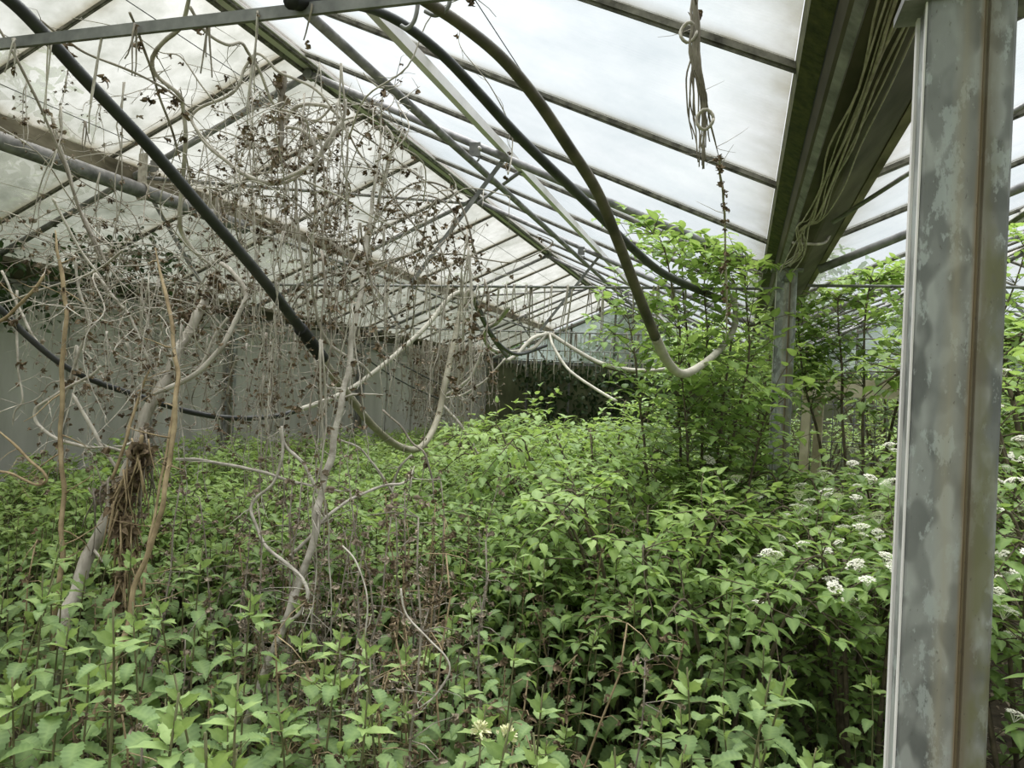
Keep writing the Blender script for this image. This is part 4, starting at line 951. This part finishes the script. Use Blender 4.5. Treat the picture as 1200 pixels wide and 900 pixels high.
# cream dead-nettle flowers in the foreground
for (x, y), l in (((563, 858), 'pale yellow flower head low at the bottom centre'), ((594, 862), 'second pale yellow flower head beside the first at the bottom centre')):
    p = atY(x, y, 1.36); t = thing('flower_head', l, 'flower', p); m = MB()
    rr = random.Random(x)
    for k in range(46): d = rdir(rr, (-.3, 1.4)); leaf(m, V((0, 0, 0))+d*.006, d, rdir(rr), .017, .006, 3, 0, .6, .2)
    m.build('petals', 'yellowgreen', t); m = MB(); m.tube([(0, 0, -.005), (.01, .02, -p.z*.5), (.0, .05, -p.z)], .002, 5); m.build('stem', 'stem', t)

# ------------------------------------------------------------------ climbers
def creeper(name, label, pts, n, size, seed, mat='ivy', cat='climber', spread=.3, flat=None):
    r = random.Random(seed); t = thing(name, label, cat, pts[0][0]); b = V(pts[0][0]); m = MB(); c = MB()
    for line in pts:
        sp = spline([V(p)-b for p in line], 6); m.tube(sp, [.006, .003], 5)
        for k in range(n):
            q = r.choice(sp)+V((r.gauss(0, spread), r.gauss(0, spread if flat is None else flat), r.gauss(0, spread*.6)))
            Ln = r.uniform(*size); leaf(c, q, rdir(r, (-1.2, .3)), rdir(r, (.2, 1.2)), Ln, Ln*.7, 3, 0, .5, .15, r.random())
    m.build('stems', 'bark', t); c.build('foliage', mat, t); return t
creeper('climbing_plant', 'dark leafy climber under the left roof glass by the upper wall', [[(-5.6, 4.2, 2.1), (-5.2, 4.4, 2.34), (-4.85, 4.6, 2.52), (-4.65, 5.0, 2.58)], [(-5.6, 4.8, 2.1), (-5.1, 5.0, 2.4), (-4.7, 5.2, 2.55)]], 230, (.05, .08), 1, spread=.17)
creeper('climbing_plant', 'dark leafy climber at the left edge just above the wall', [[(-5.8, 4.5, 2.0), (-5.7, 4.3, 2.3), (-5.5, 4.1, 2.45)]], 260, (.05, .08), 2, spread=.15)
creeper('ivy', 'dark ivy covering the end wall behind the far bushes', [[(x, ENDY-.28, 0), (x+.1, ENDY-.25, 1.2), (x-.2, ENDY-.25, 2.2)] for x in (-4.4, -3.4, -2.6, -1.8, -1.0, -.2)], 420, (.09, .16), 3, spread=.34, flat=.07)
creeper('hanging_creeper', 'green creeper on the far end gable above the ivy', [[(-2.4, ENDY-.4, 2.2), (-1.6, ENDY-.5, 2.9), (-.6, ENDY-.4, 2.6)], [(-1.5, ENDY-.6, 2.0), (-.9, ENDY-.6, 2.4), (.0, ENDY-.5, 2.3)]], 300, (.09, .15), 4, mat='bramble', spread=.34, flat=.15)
# wooden bench and mesh panel in the second bay
t = thing('wooden_bench', 'pale wooden bench half hidden behind the shrub between the posts', 'bench', (1.12, 6.9, 0), rz=-.30)
for k in range(3): m = MB(); m.box((-.62, -.30+.205*k, 1.80), (.62, -.11+.205*k, 1.84)); m.build('plank', 'plank', t, False)
for sx in (-.55, .55):
    for sy in (-.24, .24): m = MB(); m.bar((sx, sy, 0), (sx*.96, sy, 1.80), .07, .05, (0, 1, 0)); m.build('leg', 'plank', t, False)
m = MB(); m.box((-.56, -.30, 1.69), (.56, -.27, 1.80)); m.build('apron', 'plank', t, False)
t = thing('mesh_panel', 'dark wire mesh panel behind the wooden bench', 'mesh', (1.2, 8.2, 0)); m = MB()
for k in range(22): m.tube([(-1.0+.1*k, 0, .3), (-1.0+.1*k, 0, 2.2)], .004, 4)
for k in range(11): m.tube([(-1.0, .006, .3+.19*k), (1.1, .006, .3+.19*k)], .004, 4)
m.build('grid', 'wire', t); m = MB(); m.box((-1.03, -.02, 0), (-.99, .02, 2.25)); m.build('upright', 'steel', t, False); m = MB(); m.box((1.09, -.02, 0), (1.13, .02, 2.25)); m.build('upright', 'steel', t, False)

# ------------------------------------------------------------------ trees outside
def tree(seed, h, rad):
    r = random.Random(seed); t = thing('tree', 'tree', 'tree', (0, 0, 0)); m = MB(); c = MB()
    m.tube([(0, 0, -.3), (.05, 0, h*.4), (0, .1, h*.8)], [.16, .05], 8)
    blobs = []
    for k in range(14):
        a = r.uniform(0, 6.28); q = V((rad*.6*math.cos(a)*r.random(), rad*.6*math.sin(a)*r.random(), h*r.uniform(.35, .86))); blobs.append((q, rad*r.uniform(.35, .6)))
        m.tube([(0, 0, h*.3), (q.x*.5, q.y*.5, q.z*.8), q], [.05, .015], 5)
    for k in range(2600):
        q, s = r.choice(blobs); d = rdir(r, (-1.2, 1.5)); leaf(c, q+d*s*r.uniform(.6, 1.05), rdir(r, (-.9, .4)), d, .24, .15, 2, 0, .3, .1, r.random())
    return t, [m.build('trunk', 'bark', t), c.build('crown', 'tree', t)]
TRE = [tree(1200+i, h, s) for i, (h, s) in enumerate([(4.6, 1.9), (5.6, 2.2), (3.8, 1.7)])]
r = random.Random(71)
tl = [(-10.5, 3.0, 0, 'blurred tree outside the left roof glass at the left edge'), (-11, 7.5, 1, 'tree outside the left roof beyond the black leaves'), (-9.8, 12, 2, 'tree outside behind the middle of the left wall'), (-11, 17, 0, 'tree outside near the far left corner'), (-8, 23, 1, 'tree behind the end wall at its left'), (-3.0, 22, 0, 'tree behind the end gable'), (1.5, 23, 1, 'tree behind the end wall at the post row'), (6, 24, 0, 'tree behind the end of the second bay'), (10.5, 16, 2, 'tree beyond the right wall far back'), (11, 10, 0, 'tree beyond the right wall glazing'), (-7.95, 5.5, 2, 'low tree close outside the left wall')]
for x, y, i, l in tl: put(TRE, i, (x, y, 0), r.uniform(0, 6.28), r.uniform(.9, 1.1), l)

# drop prototypes that were never placed
for protos in (STR, ARC, TEN, NET, SBp, BU, ST, TRE):
    for t, ks in protos:
        if id(t) not in used:
            for k in ks: bpy.data.objects.remove(k)
            bpy.data.objects.remove(t)
bpy.context.view_layer.update()
